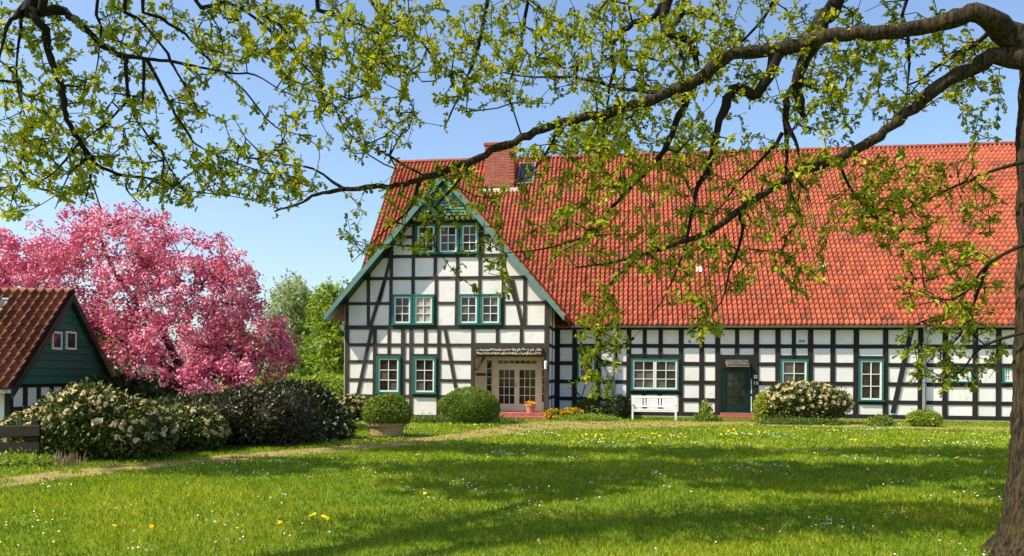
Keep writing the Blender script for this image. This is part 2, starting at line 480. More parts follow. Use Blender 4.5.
def window(x0, x1, z0, z1, y, cols, rows, sashes=1, casing='green', frame=0.066, curtain=False, proud=0.05):
    c = MB()
    c.box(x0, x1, y - proud, y + 0.1, z1 - frame, z1); c.box(x0 - 0.02, x1 + 0.02, y - proud - 0.03, y + 0.1, z0, z0 + frame)
    c.box(x0, x0 + frame, y - proud, y + 0.1, z0 + frame, z1 - frame); c.box(x1 - frame, x1, y - proud, y + 0.1, z0 + frame, z1 - frame)
    w = c.build('window', casing, house)
    X0, X1, Z0, Z1 = x0 + frame, x1 - frame, z0 + frame, z1 - frame
    sw = (X1 - X0) / sashes
    for s in range(sashes):
        a, b = X0 + s * sw + 0.004, X0 + (s + 1) * sw - 0.004
        fr, mu = 0.065, 0.03
        m = MB(); ya, yb = y - 0.02, y + 0.06
        m.box(a, a + fr, ya, yb, Z0, Z1); m.box(b - fr, b, ya, yb, Z0, Z1)
        m.box(a + fr, b - fr, ya + .002, yb, Z0, Z0 + fr); m.box(a + fr, b - fr, ya + .002, yb, Z1 - fr, Z1)
        for i in range(1, cols):
            xm = a + fr + (b - a - 2 * fr) * i / cols
            m.box(xm - mu / 2, xm + mu / 2, ya + .006, yb, Z0 + fr, Z1 - fr)
        for i in range(1, rows):
            zm = Z0 + fr + (Z1 - Z0 - 2 * fr) * i / rows
            m.box(a + fr, b - fr, ya + .008, yb - .002, zm - mu / 2, zm + mu / 2)
        m.build('sash', 'white', w)
        for i in range(cols):
            for j in range(rows):
                xa = a + fr + (b - a - 2 * fr) * i / cols; xb = a + fr + (b - a - 2 * fr) * (i + 1) / cols
                za = Z0 + fr + (Z1 - Z0 - 2 * fr) * j / rows; zb = Z0 + fr + (Z1 - Z0 - 2 * fr) * (j + 1) / rows
                yy = y + 0.03; t = jit(0.006); u = jit(0.006)
                v = [(xa, yy + t, za), (xb, yy - t, za), (xb, yy - t + u, zb), (xa, yy + t + u, zb)]
                v += [(p[0], p[1] + 0.012, p[2]) for p in v]
                link('pane', py_mesh('pane', v, BOXF), 'curtain' if curtain else ('glass_pale' if random.random() < .28 else 'glass'), w)
    return w

# --- long wing wall
TOP = wz(327.5); SILL0, SILL1 = wz(416.3), wz(412.2)
R1, R2, R3, R4 = wz(346), wz(363.9), wz(382.6), wz(400.1)
RH = 0.165 / 2
def PX(px): return W(px)[0]
xw0 = PX(556)                               # where the wing leaves the cross gable
XR = PX(1130)
DK = 'timber_dark'
pw = 0.20
full_posts = [574.7, 598.2, 628.8, 681, 701.6, 717.6, 756.2, 777.9, 810.6, 833, 856.2, 885.7, 920.6, 945.2, 975.6, 999, 1024, 1048, 1076, 1100, 1128]
for p in [557.5] + full_posts:
    x = PX(p); beam(rect(x - pw / 2, x + pw / 2, SILL1, TOP - 0.10), -0.006, 0.15, DK)
beam(rect(xw0 - .1, XR + .12, TOP - 0.10, TOP + 0.14), -0.02, 0.2, DK)      # wall plate
beam(rect(xw0 - .1, XR + .12, SILL0, SILL1), -0.012, 0.2, DK)               # sill
MB().box(xw0 - .1, XR + .15, -0.03, 0.3, 0, SILL0).build('plinth', 'plinth', house)
def bay(a, b, cells, y=0.0, mat=DK, half=RH, pw_=pw, plane=W, clip=None, edge=0.0):
    """cells: list of rail heights from the top down; rails between, panels in the gaps; None gaps left out"""
    xa, xb = plane(a)[0] + pw_ / 2, plane(b)[0] - pw_ / 2
    for item in cells:
        if item[0] == 'r':
            z = item[1]; h = item[2] if len(item) > 2 else half
            beam(rect(xa - .01, xb + .01, z - h, z + h), y + 0.002, y + 0.13, mat)
        elif item[0] == 'p':
            panel(rect(xa, xb, item[1], item[2]), y, clip)
        elif item[0] == 'b':
            beam(rect(xa - .01, xb + .01, item[1], item[2]), y + 0.003, y + 0.14, mat)
ptop, psill = TOP - 0.10, SILL1
rows5 = [('p', R1 + RH, ptop), ('r', R1), ('p', R2 + RH, R1 - RH), ('r', R2), ('p', R3 + RH, R2 - RH), ('r', R3), ('p', R4 + RH, R3 - RH), ('r', R4), ('p', psill, R4 - RH)]
for a, b in [(557.5, 574.7), (598.2, 628.8), (681, 701.6), (701.6, 717.6), (756.2, 777.9), (810.6, 833), (833, 856.2), (885.7, 920.6), (920.6, 945.2), (975.6, 999), (1024, 1048), (1048, 1076), (1076, 1100), (1100, 1128)]:
    bay(a, b, rows5)
# brace in the bay by the right downpipe
b0, b1 = W(892.9, 413), W(911.7, 329)
def brace2(p, q, y, mat, w=0.19):
    t = Vector((q[0] - p[0], q[1] - p[1])).normalized(); n = Vector((-t.y, t.x)) * (w / 2)
    poly = [(p[0] - n.x, p[1] - n.y), (p[0] + n.x, p[1] + n.y), (q[0] + n.x, q[1] + n.y), (q[0] - n.x, q[1] - n.y)]
    a = sum(poly[i][0] * poly[(i + 1) % 4][1] - poly[(i + 1) % 4][0] * poly[i][1] for i in range(4))
    if a < 0: poly = poly[::-1]
    return MB().prism(poly, y - 0.016, y + 0.1).build('beam', mat, house)
brace2(b0, b1, 0.0, DK)
# bay with a small two-part window behind the climber
bay(574.7, 598.2, [('p', R1 + RH, ptop), ('r', R1), ('b', wz(382.5), wz(379.5)), ('p', R4 + RH, wz(382.5)), ('r', R4), ('p', psill, R4 - RH)])
xa, xb = PX(574.7) + pw / 2, PX(598.2) - pw / 2
window(xa + .01, xb - .01, wz(379.5), R1 - RH, 0, 2, 4)
# wide window behind the bench: three upper bays
for a, b in [(628.8, 644.5), (644.5, 660.3), (660.3, 681)]:
    bay(a, b, [('p', R1 + RH, ptop), ('r', R1), ('p', wz(354.3), R1 - RH), ('b', wz(358.8), wz(354.3)), ('b', wz(395), wz(391.2)), ('p', psill, wz(395))], pw_=0.17)
for p in (644.5, 660.3):
    x = PX(p)
    beam(rect(x - .085, x + .085, wz(358.8) + .1, ptop), -0.004, 0.15, DK)
    beam(rect(x - .085, x + .085, psill, wz(395) + .05), -0.004, 0.15, DK)
window(PX(631), PX(678.8), wz(391.2), wz(358.8), 0, 2, 3, 2)
# door bay
for a, b in [(717.6, 736.9), (736.9, 756.2)]:
    bay(a, b, [('p', R1 + RH, ptop), ('r', R1), ('p', wz(354.5), R1 - RH)], pw_=0.17)
x = PX(736.9); beam(rect(x - .085, x + .085, wz(355), ptop), -0.004, 0.15, DK)
dx0, dx1 = PX(722), PX(751)
beam(rect(PX(717.6) + .09, PX(756.2) - .09, wz(367.5), wz(354.5)), 0.0, 0.16, DK)
beam(rect(PX(717.6) + .09, dx0, SILL1, wz(367.5)), 0.0, 0.16, DK)
beam(rect(PX(752.2), PX(756.2) - .08, SILL1, wz(367.5)), 0.0, 0.16, DK)
for (ya, yb) in ((378.5, 393), (395.5, 411)):
    panel(rect(dx1 + .01, PX(752.2), wz(yb), wz(ya)), 0.0)
beam(rect(dx1 + .01, PX(752.2), wz(395.5), wz(393)), 0.0, 0.14, DK)
hood = MB()
hx0, hx1 = PX(725.8), PX(748.2)
hood.add([(hx0, -0.35, wz(366.6)), (hx1, -0.35, wz(366.6)), (hx1, 0.0, wz(363.5)), (hx0, 0.0, wz(363.5)), (hx0, -0.35, wz(365.2)), (hx1, -0.35, wz(365.2)), (hx1, 0, wz(360.2)), (hx0, 0, wz(360.2))], BOXF)
hood_o = hood.build('door_hood', 'plinth', house)
sh = py_mesh('shingle', *box_vf(-0.075, 0.075, -0.012, 0.16, 0, 0.02))
sh.materials.append(M['shingle'])
for r in range(3):
    for c in range(6):
        k = bpy.data.objects.new('shingle', sh); COL.objects.link(k); k.parent = hood_o
        t = r / 3
        k.location = (hx0 + (hx1 - hx0) * (c + .5) / 6 + jit(.01), -0.355 + 0.12 * r, wz(365.2) + 0.012 + (wz(360.2) - wz(365.2)) * t)
        k.rotation_euler = (RAD(28), 0, jit(0.05))
dz0, dz1 = SILL1 - 0.05, wz(367.5)
d = MB()
d.box(dx0, dx0 + .12, 0.03, 0.14, dz0, dz1); d.box(dx1 - .12, dx1, 0.03, 0.14, dz0, dz1); d.box(dx0 + .12, dx1 - .12, 0.03, 0.14, dz1 - .08, dz1)
door = d.build('door', 'door_green', house)
l = MB(); lx0, lx1 = dx0 + .125, dx1 - .125
gz0, gz1 = dz0 + .42, dz1 - .2
l.box(lx0, lx1, .07, .12, dz0 + .02, gz0); l.box(lx0, lx1, .07, .12, gz1, dz1 - .085)
l.box(lx0, lx0 + .1, .07, .12, gz0, gz1); l.box(lx1 - .1, lx1, .07, .12, gz0, gz1)
for i in range(1, 3):
    xm = lx0 + .1 + (lx1 - lx0 - .2) * i / 3; l.box(xm - .014, xm + .014, .075, .11, gz0, gz1)
for i in range(1, 4):
    zm = gz0 + (gz1 - gz0) * i / 4; l.box(lx0 + .1, lx1 - .1, .077, .108, zm - .014, zm + .014)
l.build('door_leaf', 'door_green', door)
for i in range(3):
    for j in range(4):
        xa = lx0 + .1 + (lx1 - lx0 - .2) * i / 3; xb = lx0 + .1 + (lx1 - lx0 - .2) * (i + 1) / 3
        za = gz0 + (gz1 - gz0) * j / 4; zb = gz0 + (gz1 - gz0) * (j + 1) / 4
        MB().box(xa, xb, .092, .1, za, zb).build('pane', 'glass', door)
MB().tube([(lx1 - .05, .05, dz0 + 1.0), (lx1 - .05, .02, dz0 + 1.0), (lx1 - .16, .02, dz0 + 1.0)], .012).build('handle', 'iron', door)
st = MB().box(PX(718.5), PX(755.5), -0.75, -0.032, 0.0, 0.13).build('doorstep', 'step', house)
MB().box(PX(720.5), PX(753.5), -0.42, -0.034, 0.134, 0.24).build('tread', 'step', st)
def number_plate(text, x, z, y, size, mat):
    cu = bpy.data.curves.new('house_number', 'FONT'); cu.body = text; cu.size = size; cu.extrude = 0.006; cu.align_x = 'CENTER'
    tmp = bpy.data.objects.new('t', cu); COL.objects.link(tmp)
    bpy.context.view_layer.update()
    me = bpy.data.meshes.new_from_object(tmp.evaluated_get(bpy.context.evaluated_depsgraph_get()))
    bpy.data.objects.remove(tmp)
    me.name = 'house_number'; me.materials.clear()
    o = link('house_number', me, mat, house); o.location = (x, y, z); o.rotation_euler = (RAD(90), 0, 0)
    return o
nx, nz = W(755.7, 384.6)
number_plate('16', nx, nz, -0.022, 0.22, 'white')
px_, pz_ = W(755.5, 376.8)
bell = MB().box(px_ - .07, px_ + .07, -0.05, -0.008, pz_ - .075, pz_ + .075).build('doorbell_plate', 'carving', house)
MB().lathe([(0.0, 0.012), (.03, 0.012), (.032, 0)], (0, 0, 0), 10).build('button', 'terracotta', bell)
bell.children[0].location = (px_, -0.051, pz_); bell.children[0].rotation_euler = (RAD(90), 0, 0)
# window over the cream rhododendron
for a, b in [(777.9, 793.8), (793.8, 810.6)]:
    bay(a, b, [('p', R1 + RH, ptop), ('r', R1), ('p', wz(354.8), R1 - RH), ('b', wz(358.6), wz(354.8)), ('r', R4 + .06), ('p', psill, R4 - RH + .06)], pw_=0.17)
x = PX(793.8); beam(rect(x - .085, x + .085, wz(358.6) + .1, ptop), -0.004, 0.15, DK)
window(PX(780.2), PX(808.2), wz(398), wz(358.7), 0, 2, 3)
# tall window
bay(856.2, 885.7, [('p', R1 + RH, ptop), ('r', R1), ('p', wz(355.3), R1 - RH), ('b', wz(358.3), wz(355.3)), ('b', wz(402.7), wz(399.5)), ('p', psill, wz(402.7))])
window(PX(858.6), PX(883.6), wz(399.4), wz(358.2), 0, 2, 3)
# low windows by the tree
for a, b in [(945.2, 975.6), (999, 1024)]:
    bay(a, b, [('p', R1 + RH, ptop), ('r', R1), ('p', R2 + RH, R1 - RH), ('r', R2), ('r', R3), ('p', R4 + RH, R3 - RH), ('r', R4), ('p', psill, R4 - RH)])
    window(PX(a) + .12, PX(b) - .12, R3 + RH, R2 - RH, 0, 2, 2, 2, frame=0.06, curtain=True)
# two small vents in upper panels
for vx, vy in ((800.5, 341), (803.7, 341), (689.8, 341.5)):
    x, z = W(vx, vy)
    MB().box(x - .05, x + .05, 0.018, 0.05, z - .055, z + .055).build('vent', 'zinc', house)
# solid core of the long wing
YB = 16.0
MB().box(xw0 - 8.3, XR + .1, 0.12, YB, 0.02, TOP + 0.12).build('wall', 'core', house)
for sx in (XR + .1,):
    MB().box(sx + .002, sx + .06, 0.15, YB, 0.03, TOP).build('side_wall', 'plaster', house)

# --- main roof
EO = 0.28                                   # eave overhang
yr = 7.9
zr = loc_plane(850, 149.5, yr)[1]
ze = wz(325.0) + 0.0
ze = loc_plane(800, 325.5, -EO)[1]
PIT = math.atan2(zr - ze, yr + EO)
xl = loc_plane(389, 166, yr)[0] + 0.45
xrr = XR + 0.5
print('house: roof', 'zr', round(zr, 2), 'ze', round(ze, 2), 'pitch', round(math.degrees(PIT), 1), 'xl', round(xl, 2), 'gable left', round(G(346)[0], 2), 'gable right', round(G(547)[0], 2), 'O', O)
def main_z(y): return ze + (y + EO) * math.tan(PIT)
slab = MB()
slab.add([(xl, -EO, ze - .10), (xrr, -EO, ze - .10), (xrr, yr, zr - .10), (xl, yr, zr - .10), (xl, -EO, ze - .02), (xrr, -EO, ze - .02), (xrr, yr, zr - .02), (xl, yr, zr - .02)], BOXF)
slab.add([(xl, yr + .01, zr - .12), (xrr, yr + .01, zr - .12), (xrr, YB + EO, ze - .12), (xl, YB + EO, ze - .12), (xl, yr + .01, zr - .03), (xrr, yr + .01, zr - .03), (xrr, YB + EO, ze - .03), (xl, YB + EO, ze - .03)], BOXF)
roof = slab.build('roof', 'roof_slab', house)
# end walls under the main roof
for x0, x1 in ((xl + .35, xl + .5), (XR - .1, XR + .05)):
    mb = MB()
    v = [(x0, .2, TOP), (x0, yr, zr - .3), (x0, YB - .2, TOP), (x1, .2, TOP), (x1, yr, zr - .3), (x1, YB - .2, TOP)]
    mb.add(v, [(0, 1, 2), (5, 4, 3), (0, 3, 4, 1), (1, 4, 5, 2), (2, 5, 3, 0)]).build('gable_wall', 'gable_board', house)

TW, TR = 0.207, 0.30                         # pantile width, row gauge
prof_x = np.array([-0.5, -0.36, -0.2, 0.0, 0.22, 0.38, 0.5, 0.60])
prof_z = np.array([0.066, 0.014, 0.000, 0.000, 0.022, 0.078, 0.112, 0.090])
def tiles(frame_o, U, Vv, Nn, ncol, nrow, keep=None, tw=TW, gauge=TR, zoff=0.0, lift=0.030):
    """pantiles on a slope: U across, Vv up the slope, Nn outwards"""
    c, r = np.meshgrid(np.arange(ncol), np.arange(nrow)); c = c.ravel(); r = r.ravel()
    base = frame_o + np.outer((c + .5) * tw, U) + np.outer(r * gauge, Vv)
    base += np.outer(rng.normal(0, .004, len(c)), U) + np.outer(rng.normal(0, .006, len(c)), Vv) + np.outer(rng.normal(0, .0035, len(c)) + .016 * np.sin(c * .11 + r * .05) * np.sin(r * .21 + c * .03 + 1) + .016, Nn)
    if keep is not None:
        k = keep(base + Vv * gauge * .5); base = base[k]
    n = len(base); kx = len(prof_x)
    pr = np.outer(prof_x * tw, U) + np.outer(prof_z * tw / .207, Nn)
    lift0, lift1 = Nn * (lift + zoff), Nn * (0.004 + zoff)
    low = pr + lift0 - Vv * 0.03; top = pr + lift1 + Vv * (gauge + .02); lip = pr + lift0 - Vv * 0.028 - Nn * (lift - .004)
    T = np.concatenate([lip, low, top])                     # (3k,3)
    V = (base[:, None, :] + T[None]).reshape(-1, 3)
    q = []
    for row in range(2):
        for i in range(kx - 1):
            a = row * kx + i; q.append((a, a + 1, a + kx + 1, a + kx))
    q = np.array(q)
    Fs = (np.arange(n)[:, None, None] * (3 * kx) + q[None]).reshape(-1, 4)
    # weathering drifts over the roof, tiles differ one by one
    rv = np.clip(rng.normal(0.5, 0.2, n) + (rng.random(n) < .05) * -.45 + (rng.random(n) < .02) * .4, 0, 1)
    return V, Fs, np.repeat(rv, len(q))
Vv = np.array([0, math.cos(PIT), math.sin(PIT)]); Nm = np.array([0, -math.sin(PIT), math.cos(PIT)]); Ux = np.array([1.0, 0, 0])
slope_len = (yr + EO) / math.cos(PIT)
# --- cross gable numbers
gc = (G(346.2)[0] + G(547)[0]) / 2
ghw = (G(547)[0] - G(346.2)[0]) / 2
GO = 0.62                                    # verge overhang in front of the gable wall
ga = loc_plane(445, 174, -GD - GO)           # apex of the verge boards
gl = loc_plane(332, 313.5, -GD - GO); gr = loc_plane(570, 318, -GD - GO)
ghw_r = ((gr[0] - gc) + (gc - gl[0])) / 2
z_ap = ga[1]; z_ev = (gl[1] + gr[1]) / 2
gs = (z_ap - z_ev) / ghw_r                   # slope of the cross roof
print('gable', 'centre', round(gc, 2), 'apex x', round(ga[0], 2), 'half', round(ghw, 2), round(ghw_r, 2), 'apex', round(z_ap, 2), 'eave', round(z_ev, 2), 'deg', round(math.degrees(math.atan(gs)), 1))
def cross_z(x): return z_ap - gs * abs(x - gc)
def keep_main(P):
    yfront = -GD - GO
    inside = (np.abs(P[:, 0] - gc) < ghw_r) & (P[:, 2] < z_ap - gs * np.abs(P[:, 0] - gc))
    return ~inside
ncol = int((xrr - xl) / TW); nrow = int(slope_len / TR) + 1
TRm = slope_len / nrow
V, Fs, rv = tiles(np.array([xl, -EO, ze]), Ux, Vv, Nm, ncol, nrow, keep_main, gauge=TRm)
o = link('tiles', np_mesh('tiles', V, Fs, rv, True), 'tile', roof); o['kind'] = 'stuff'
# ridge tiles
def ridge_mesh(L, r):
    a = np.linspace(-0.1, math.pi + 0.1, 8)
    v = []
    for x, k in ((0, 1.0), (L * 1.08, 0.9)):
        v += [(x, math.cos(t) * r * k, math.sin(t) * r * k) for t in a]
    f = [(i, i + 1, 9 + i, 8 + i) for i in range(7)]
    return py_mesh('ridge_tile', v, f)
rm = ridge_mesh(0.36, 0.13); rm.materials.append(M['tile'])
for p in rm.polygons: p.use_smooth = True
for i in range(int((xrr - xl) / 0.36)):
    k = bpy.data.objects.new('ridge_tile', rm); COL.objects.link(k); k.parent = roof
    k.location = (xl + i * 0.36, yr + jit(.01), zr + 0.03 + jit(.006)); k.rotation_euler = (0, 0, jit(.02))
# verge board on the left end of the main roof
mb = MB().bar((xl - .03, -EO - .05, ze - .05), (xl - .03, yr, zr - .02), .05, .24, (1, 0, 0))
vb = MB(); L_ = Vector((0, yr + EO, zr - ze)).normalized()
for yy0, yy1, z0, z1 in ((-EO, yr, ze, zr),):
    vb.add([(xl - .06, yy0, z0 - .22), (xl - .002, yy0, z0 - .22), (xl - .002, yy1, z1 - .22), (xl - .06, yy1, z1 - .22), (xl - .06, yy0, z0 + .09), (xl - .002, yy0, z0 + .09), (xl - .002, yy1, z1 + .09), (xl - .06, yy1, z1 + .09)], BOXF)
vb.build('verge_board', 'verge', roof)
# gutter and downpipes
gut = MB()
a = np.linspace(math.pi, 2 * math.pi, 7)
gx0, gx1 = PX(571), xrr
v = [(gx0, -EO - .07 + math.cos(t) * .075, ze - .02 + math.sin(t) * .075) for t in a] + [(gx1, -EO - .07 + math.cos(t) * .075, ze - .02 + math.sin(t) * .075) for t in a]
v += [(p[0], p[1] * 1 + 0, p[2] + .008) for p in v]
f = [(i, i + 1, 8 + i, 7 + i) for i in range(6)] + [(14 + i + 1, 14 + i, 21 + i, 22 + i) for i in range(6)]
gut.add(v, f).build('gutter', 'zinc', house)
for px in (613.6, 923.6):
    x = PX(px)
    MB().tube([(x + .05, -EO - .07, ze - .09), (x + .05, -EO - .07, ze - .2), (x + .02, -.14, ze - .62), (x, -.1, ze - .8), (x, -.1, 0.12), (x, -.16, 0.05)], .078, 8).build('downpipe', 'zinc', house)
# chimney, roof window, glass tiles
def on_roof(px, py):
    d = ray(px, py); n = Nm[0] * ex + Nm[1] * ey + Nm[2] * ez; p0 = H2W(0, -EO, ze)
    t = n @ (p0 - EYE) / (n @ d); p = EYE + d * t - O
    return np.array([p @ ex, p @ ey, p @ ez])
c0, c1 = on_roof(484.5, 191), on_roof(514, 190)
cw = c1[0] - c0[0]; cy = c0[1]
ctop = loc_plane(497, 142.5, cy)[1]
ch = MB().box(c0[0], c1[0], cy, cy + 0.9, c0[2] - .3, ctop - .12)
chim = ch.build('chimney', 'brick', roof)
MB().box(c0[0] - .06, c1[0] + .06, cy - .06, cy + .96, ctop - .118, ctop).build('chimney_cap', 'brick', chim)
MB().box(c0[0] - .15, c1[0] + .25, cy - .16, cy - .004, c0[2] - .10, c0[2] + .1).build('flashing', 'carving', chim)
bm_ = py_mesh('brick', *box_vf(0, .235, -.018, 0.0, 0, .066)); bm_.materials.append(M['step'])
nb = 0; zz = c0[2] + .12
while zz < ctop - .2 and nb < 240:
    xx = c0[0] + (0.0 if int(zz * 13) % 2 else .06)
    while xx + .235 < c1[0]:
        k = bpy.data.objects.new('brick', bm_); COL.objects.link(k); k.parent = chim; k.location = (xx, cy + jit(.004), zz); nb += 1
        xx += .25
    zz += .0815
s0, s1 = on_roof(517, 186), on_roof(536, 165)
def slope_pt(x, s, h): return np.array([x, -EO, ze]) + Vv * s + Nm * h
sv0 = (s0 - np.array([0, -EO, ze])) @ Vv; sv1 = (s1 - np.array([0, -EO, ze])) @ Vv
def slope_box(mb, xa, xb, sa, sb, ha, hb):
    vv = [slope_pt(x, s, h) for h in (ha, hb) for x, s in ((xa, sa), (xb, sa), (xb, sb), (xa, sb))]
    return mb.add(vv, BOXF)
sw = MB(); xa, xb = s0[0], s0[0] + 0.85
slope_box(sw, xa, xa + .07, sv0, sv1, 0, .17); slope_box(sw, xb - .07, xb, sv0, sv1, 0, .17)
slope_box(sw, xa + .07, xb - .07, sv0, sv0 + .07, 0, .165); slope_box(sw, xa + .07, xb - .07, sv1 - .07, sv1, 0, .165)
rw = sw.build('roof_window', 'zinc', roof)
pb = MB(); slope_box(pb, xa + .07, xb - .07, sv0 + .07, sv1 - .07, .12, .135); pb.build('pane', 'glass', rw)
for px, py in ((822, 266), (948, 264), (699, 271)):
    p = on_roof(px, py); s = (p - np.array([0, -EO, ze])) @ Vv
    g = MB(); slope_box(g, p[0] - .12, p[0] + .12, s - .16, s + .18, .05, .11); g.build('glass_tile', 'carving', roof)

# --- cross gable: walls
TG = 'timber_grey'
yg = -GD
eps = 0.03
wl, wr = G(346.2)[0], G(547)[0]
# the wall lies under the cross roof: keep z <= cross_z(x) - drop
drop = 0.16
clipg = [(-gs, 1.0, z_ap - drop - gs * gc), (gs, 1.0, z_ap - drop + gs * gc)]
gR = dict(a=gz(327.2), b=gz(344.9), c=gz(362), d=gz(380.4), e=gz(396.6), s1=gz(415.0), s0=gz(417.3), u=gz(303.2), v=gz(278), w=gz(256), x=gz(222))
gh = 0.062; gw = 0.135
def gpost(px, pya, pyb, w=gw, clip=True, yo=0.0):
    x = G(px)[0]; poly = rect(x - w / 2, x + w / 2, gz(pyb), gz(pya))
    if clip:
        for h in clipg: poly = clip_half(poly, *h)
    if len(poly) > 2: beam(poly, yg - 0.006 + yo, yg + .13, TG)
def grail(pa, pb, z, h=gh, clip=True):
    poly = rect(G(pa)[0], G(pb)[0], z - h, z + h)
    if clip:
        for k in clipg: poly = clip_half(poly, *k)
    if len(poly) > 2: beam(poly, yg + 0.001, yg + .13, TG)
def gpan(pa, pb, z0, z1, w=gw):
    panel(rect(G(pa)[0] + w / 2, G(pb)[0] - w / 2, z0, z1), yg, clipg)
# lower storey posts
for p in (346.6, 374.5, 402.8, 410.8, 438.6, 472.6): gpost(p, 327, 415.5, 0.15 if p != 346.6 else .17)
gpost(546.6, 300, 416, .19)
grail(344.5, 472, gR['s1'] - .06, .06)
MB().box(wl - .05, G(472)[0], yg - .03, yg + .2, 0, gR['s1'] - .122).build('plinth', 'plinth', house)
x0g = G(344.4)[0]; x1g = G(549)[0]
beam(rect(x0g, x1g, gR['a'] - .08, gR['a'] + .08), yg - .012, yg + .15, TG)       # main storey rail
def gbay(pa, pb, levels):
    for i, z in enumerate(levels):
        if i: gpan(pa, pb, levels[i] + gh, levels[i - 1] - gh)
        if 0 < i < len(levels) - 1: grail(pa + .5, pb - .5, z)
lowl = [gR['a'] - .02, gR['b'], gR['c'], gR['d'], gR['e'], gR['s1'] - .06]
gbay(346.6, 374.5, lowl); gbay(402.8, 410.8, lowl); gbay(438.6, 472.6, lowl)
for a, b, m in ((374.5, 402.8, 388.6), (410.8, 438.6, 425.2)):
    gbay(a, m, [gR['a'] - .02, gR['b'], gz(355.5)]); gbay(m, b, [gR['a'] - .02, gR['b'], gz(355.5)])
    gpost(m, 327, 355, .11)
    grail(a + .5, b - .5, gz(355.6), .055)
    grail(a + .5, b - .5, gz(396), .06)
    gpan(a, b, gR['s1'], gz(396) - .06)
    window(G(a)[0] + .085, G(b)[0] - .085, gz(394.2), gz(356.6), yg, 2, 3, frame=.08, proud=.06)
brace2(G(357.2, 396), G(371.6, 329), yg, TG, .13); brace2(G(370.5, 326), G(384.5, 281), yg, TG, .13)
brace2(G(444.8, 329), G(455.6, 388), yg, TG, .13)
# over the porch
for a, b in ((472.6, 497.2), (497.2, 521.2), (521.2, 546.6)): gpan(a, b, gz(343.2), gR['a'] - .07)
for p in (497.2, 521.2): gpost(p, 328, 344, .13)
beam(rect(G(473)[0], G(546)[0], gz(355.6), gz(342.8)), yg - .004, yg + .22, TG)
fx0, fx1 = G(476.3)[0], G(542.5)[0]; fz0, fz1 = gz(355.0), gz(347.4)
fr = MB().box(fx0, fx1, yg - .10, yg - .006, fz0, fz1).build('frieze', TG, house)
cv = MB()
for row in range(2):
    xx = fx0 + .04
    while xx < fx1 - .06:
        wv = random.uniform(.03, .07); zc = fz0 + (fz1 - fz0) * (.27 + .46 * row)
        for _ in range(2):
            h0 = random.uniform(-.065, .0); cv.box(xx, xx + wv * random.uniform(.3, 1), yg - .122, yg - .101, zc + h0, zc + h0 + random.uniform(.03, .075))
        xx += wv + random.uniform(.008, .02)
cv.build('carving', 'carving', fr)['kind'] = 'stuff'
# first upper storey (windows between the storey rails)
for p in (346.6, 367.8, 390.2, 435.4, 456, 502.6, 524.4): gpost(p, 279, 326.4, .13)
for a, b in ((344.5, 390), (435.5, 456), (503, 549)): grail(a, b, gR['u'])
for a, b in ((346.6, 367.8), (367.8, 390.2), (435.4, 456), (502.6, 524.4), (524.4, 546.6)):
    gpan(a, b, gR['a'] + .08, gR['u'] - gh); gpan(a, b, gR['u'] + gh, gR['v'] - gh)
for a, m, b in ((390.2, 412.3, 435.4), (456, 479, 502.6)):
    gpan(a, m, gz(294.3), gR['v'] - gh); gpan(m, b, gz(294.3), gR['v'] - gh)
    gpost(m, 279, 296, .12)
    window(G(a)[0] + .07, G(m)[0] - .012, gR['a'] + .082, gz(294.4), yg, 2, 3, frame=.08, proud=.06)
    window(G(m)[0] + .012, G(b)[0] - .07, gR['a'] + .082, gz(294.4), yg, 2, 3, frame=.08, proud=.06, curtain=(a == 390.2))
brace2(G(512.2, 280), G(522, 325), yg, TG, .13)
# second and third
grail(358, 535, gR['v'])
for p in (390.5, 412.4, 434.4, 456.7, 479.2, 502): gpost(p, 256.5, 277.5, .13)
ps = [368, 390.5, 412.4, 434.4, 456.7, 479.2, 502, 525]
for a, b in zip(ps[:-1], ps[1:]): gpan(a, b, gR['v'] + gh, gR['w'] - gh)
grail(375, 516, gR['w'])
brace2(G(392.3, 251), G(379.5, 301), yg, TG, .12); brace2(G(501, 259), G(515, 301), yg, TG, .12)
for p in (412.6, 480.8): gpost(p, 222, 255, .15)
for p in (390.5, 503): gpost(p, 222, 255, .13)
gpan(390.5, 412.6, gR['w'] + gh, gz(236.5) - gh); gpan(480.8, 503, gR['w'] + gh, gz(236.5) - gh)
gpan(390.5, 412.6, gz(236.5) + gh, gz(222)); gpan(480.8, 503, gz(236.5) + gh, gz(222))
grail(400, 412, gz(236.5)); grail(481, 495, gz(236.5))
grail(404, 489, gz(221.5), .09)
pq = (414.6, 436, 458.4, 478.8)
for i, (a, b) in enumerate(zip(pq[:-1], pq[1:])):
    window(G(a)[0] + (.03 if i else 0), G(b)[0] - .02, gR['w'] + gh, gz(224), yg, 2, 3, frame=.08, proud=.06, casing='green')
# left-hand and porch reveals / core of the cross gable
doory = yg + 1.15
cg = MB()
pol = [(wl - .06, .03), (G(472.6)[0] - .07, .03), (G(472.6)[0] - .07, gz(343)), (wr + .02, gz(343)), (wr + .02, gR['a'] + .3)]
zside = z_ap - drop - gs * ghw
core = [(wl - .06, gz(343)), (wr + .04, gz(343)), (wr + .04, zside - .05), (gc, z_ap - drop - .05), (wl - .06, zside - .05)]
cg.prism(core, yg + .12, 0.6).build('wall', 'core', house)
MB().box(wl - .06, G(472.6)[0] - .02, yg + .12, 0.11, .03, gz(343) - .002).build('wall', 'core', house)
MB().box(G(472.6)[0], wr, doory + .13, 0.11, .03, gz(343) - .002).build('wall', 'core', house)
# west side wall, plastered (out of sight in the photograph)
MB().box(wl - .12, wl - .062, yg + .1, YB, .03, zside - .1).build('side_wall', 'plaster', house)
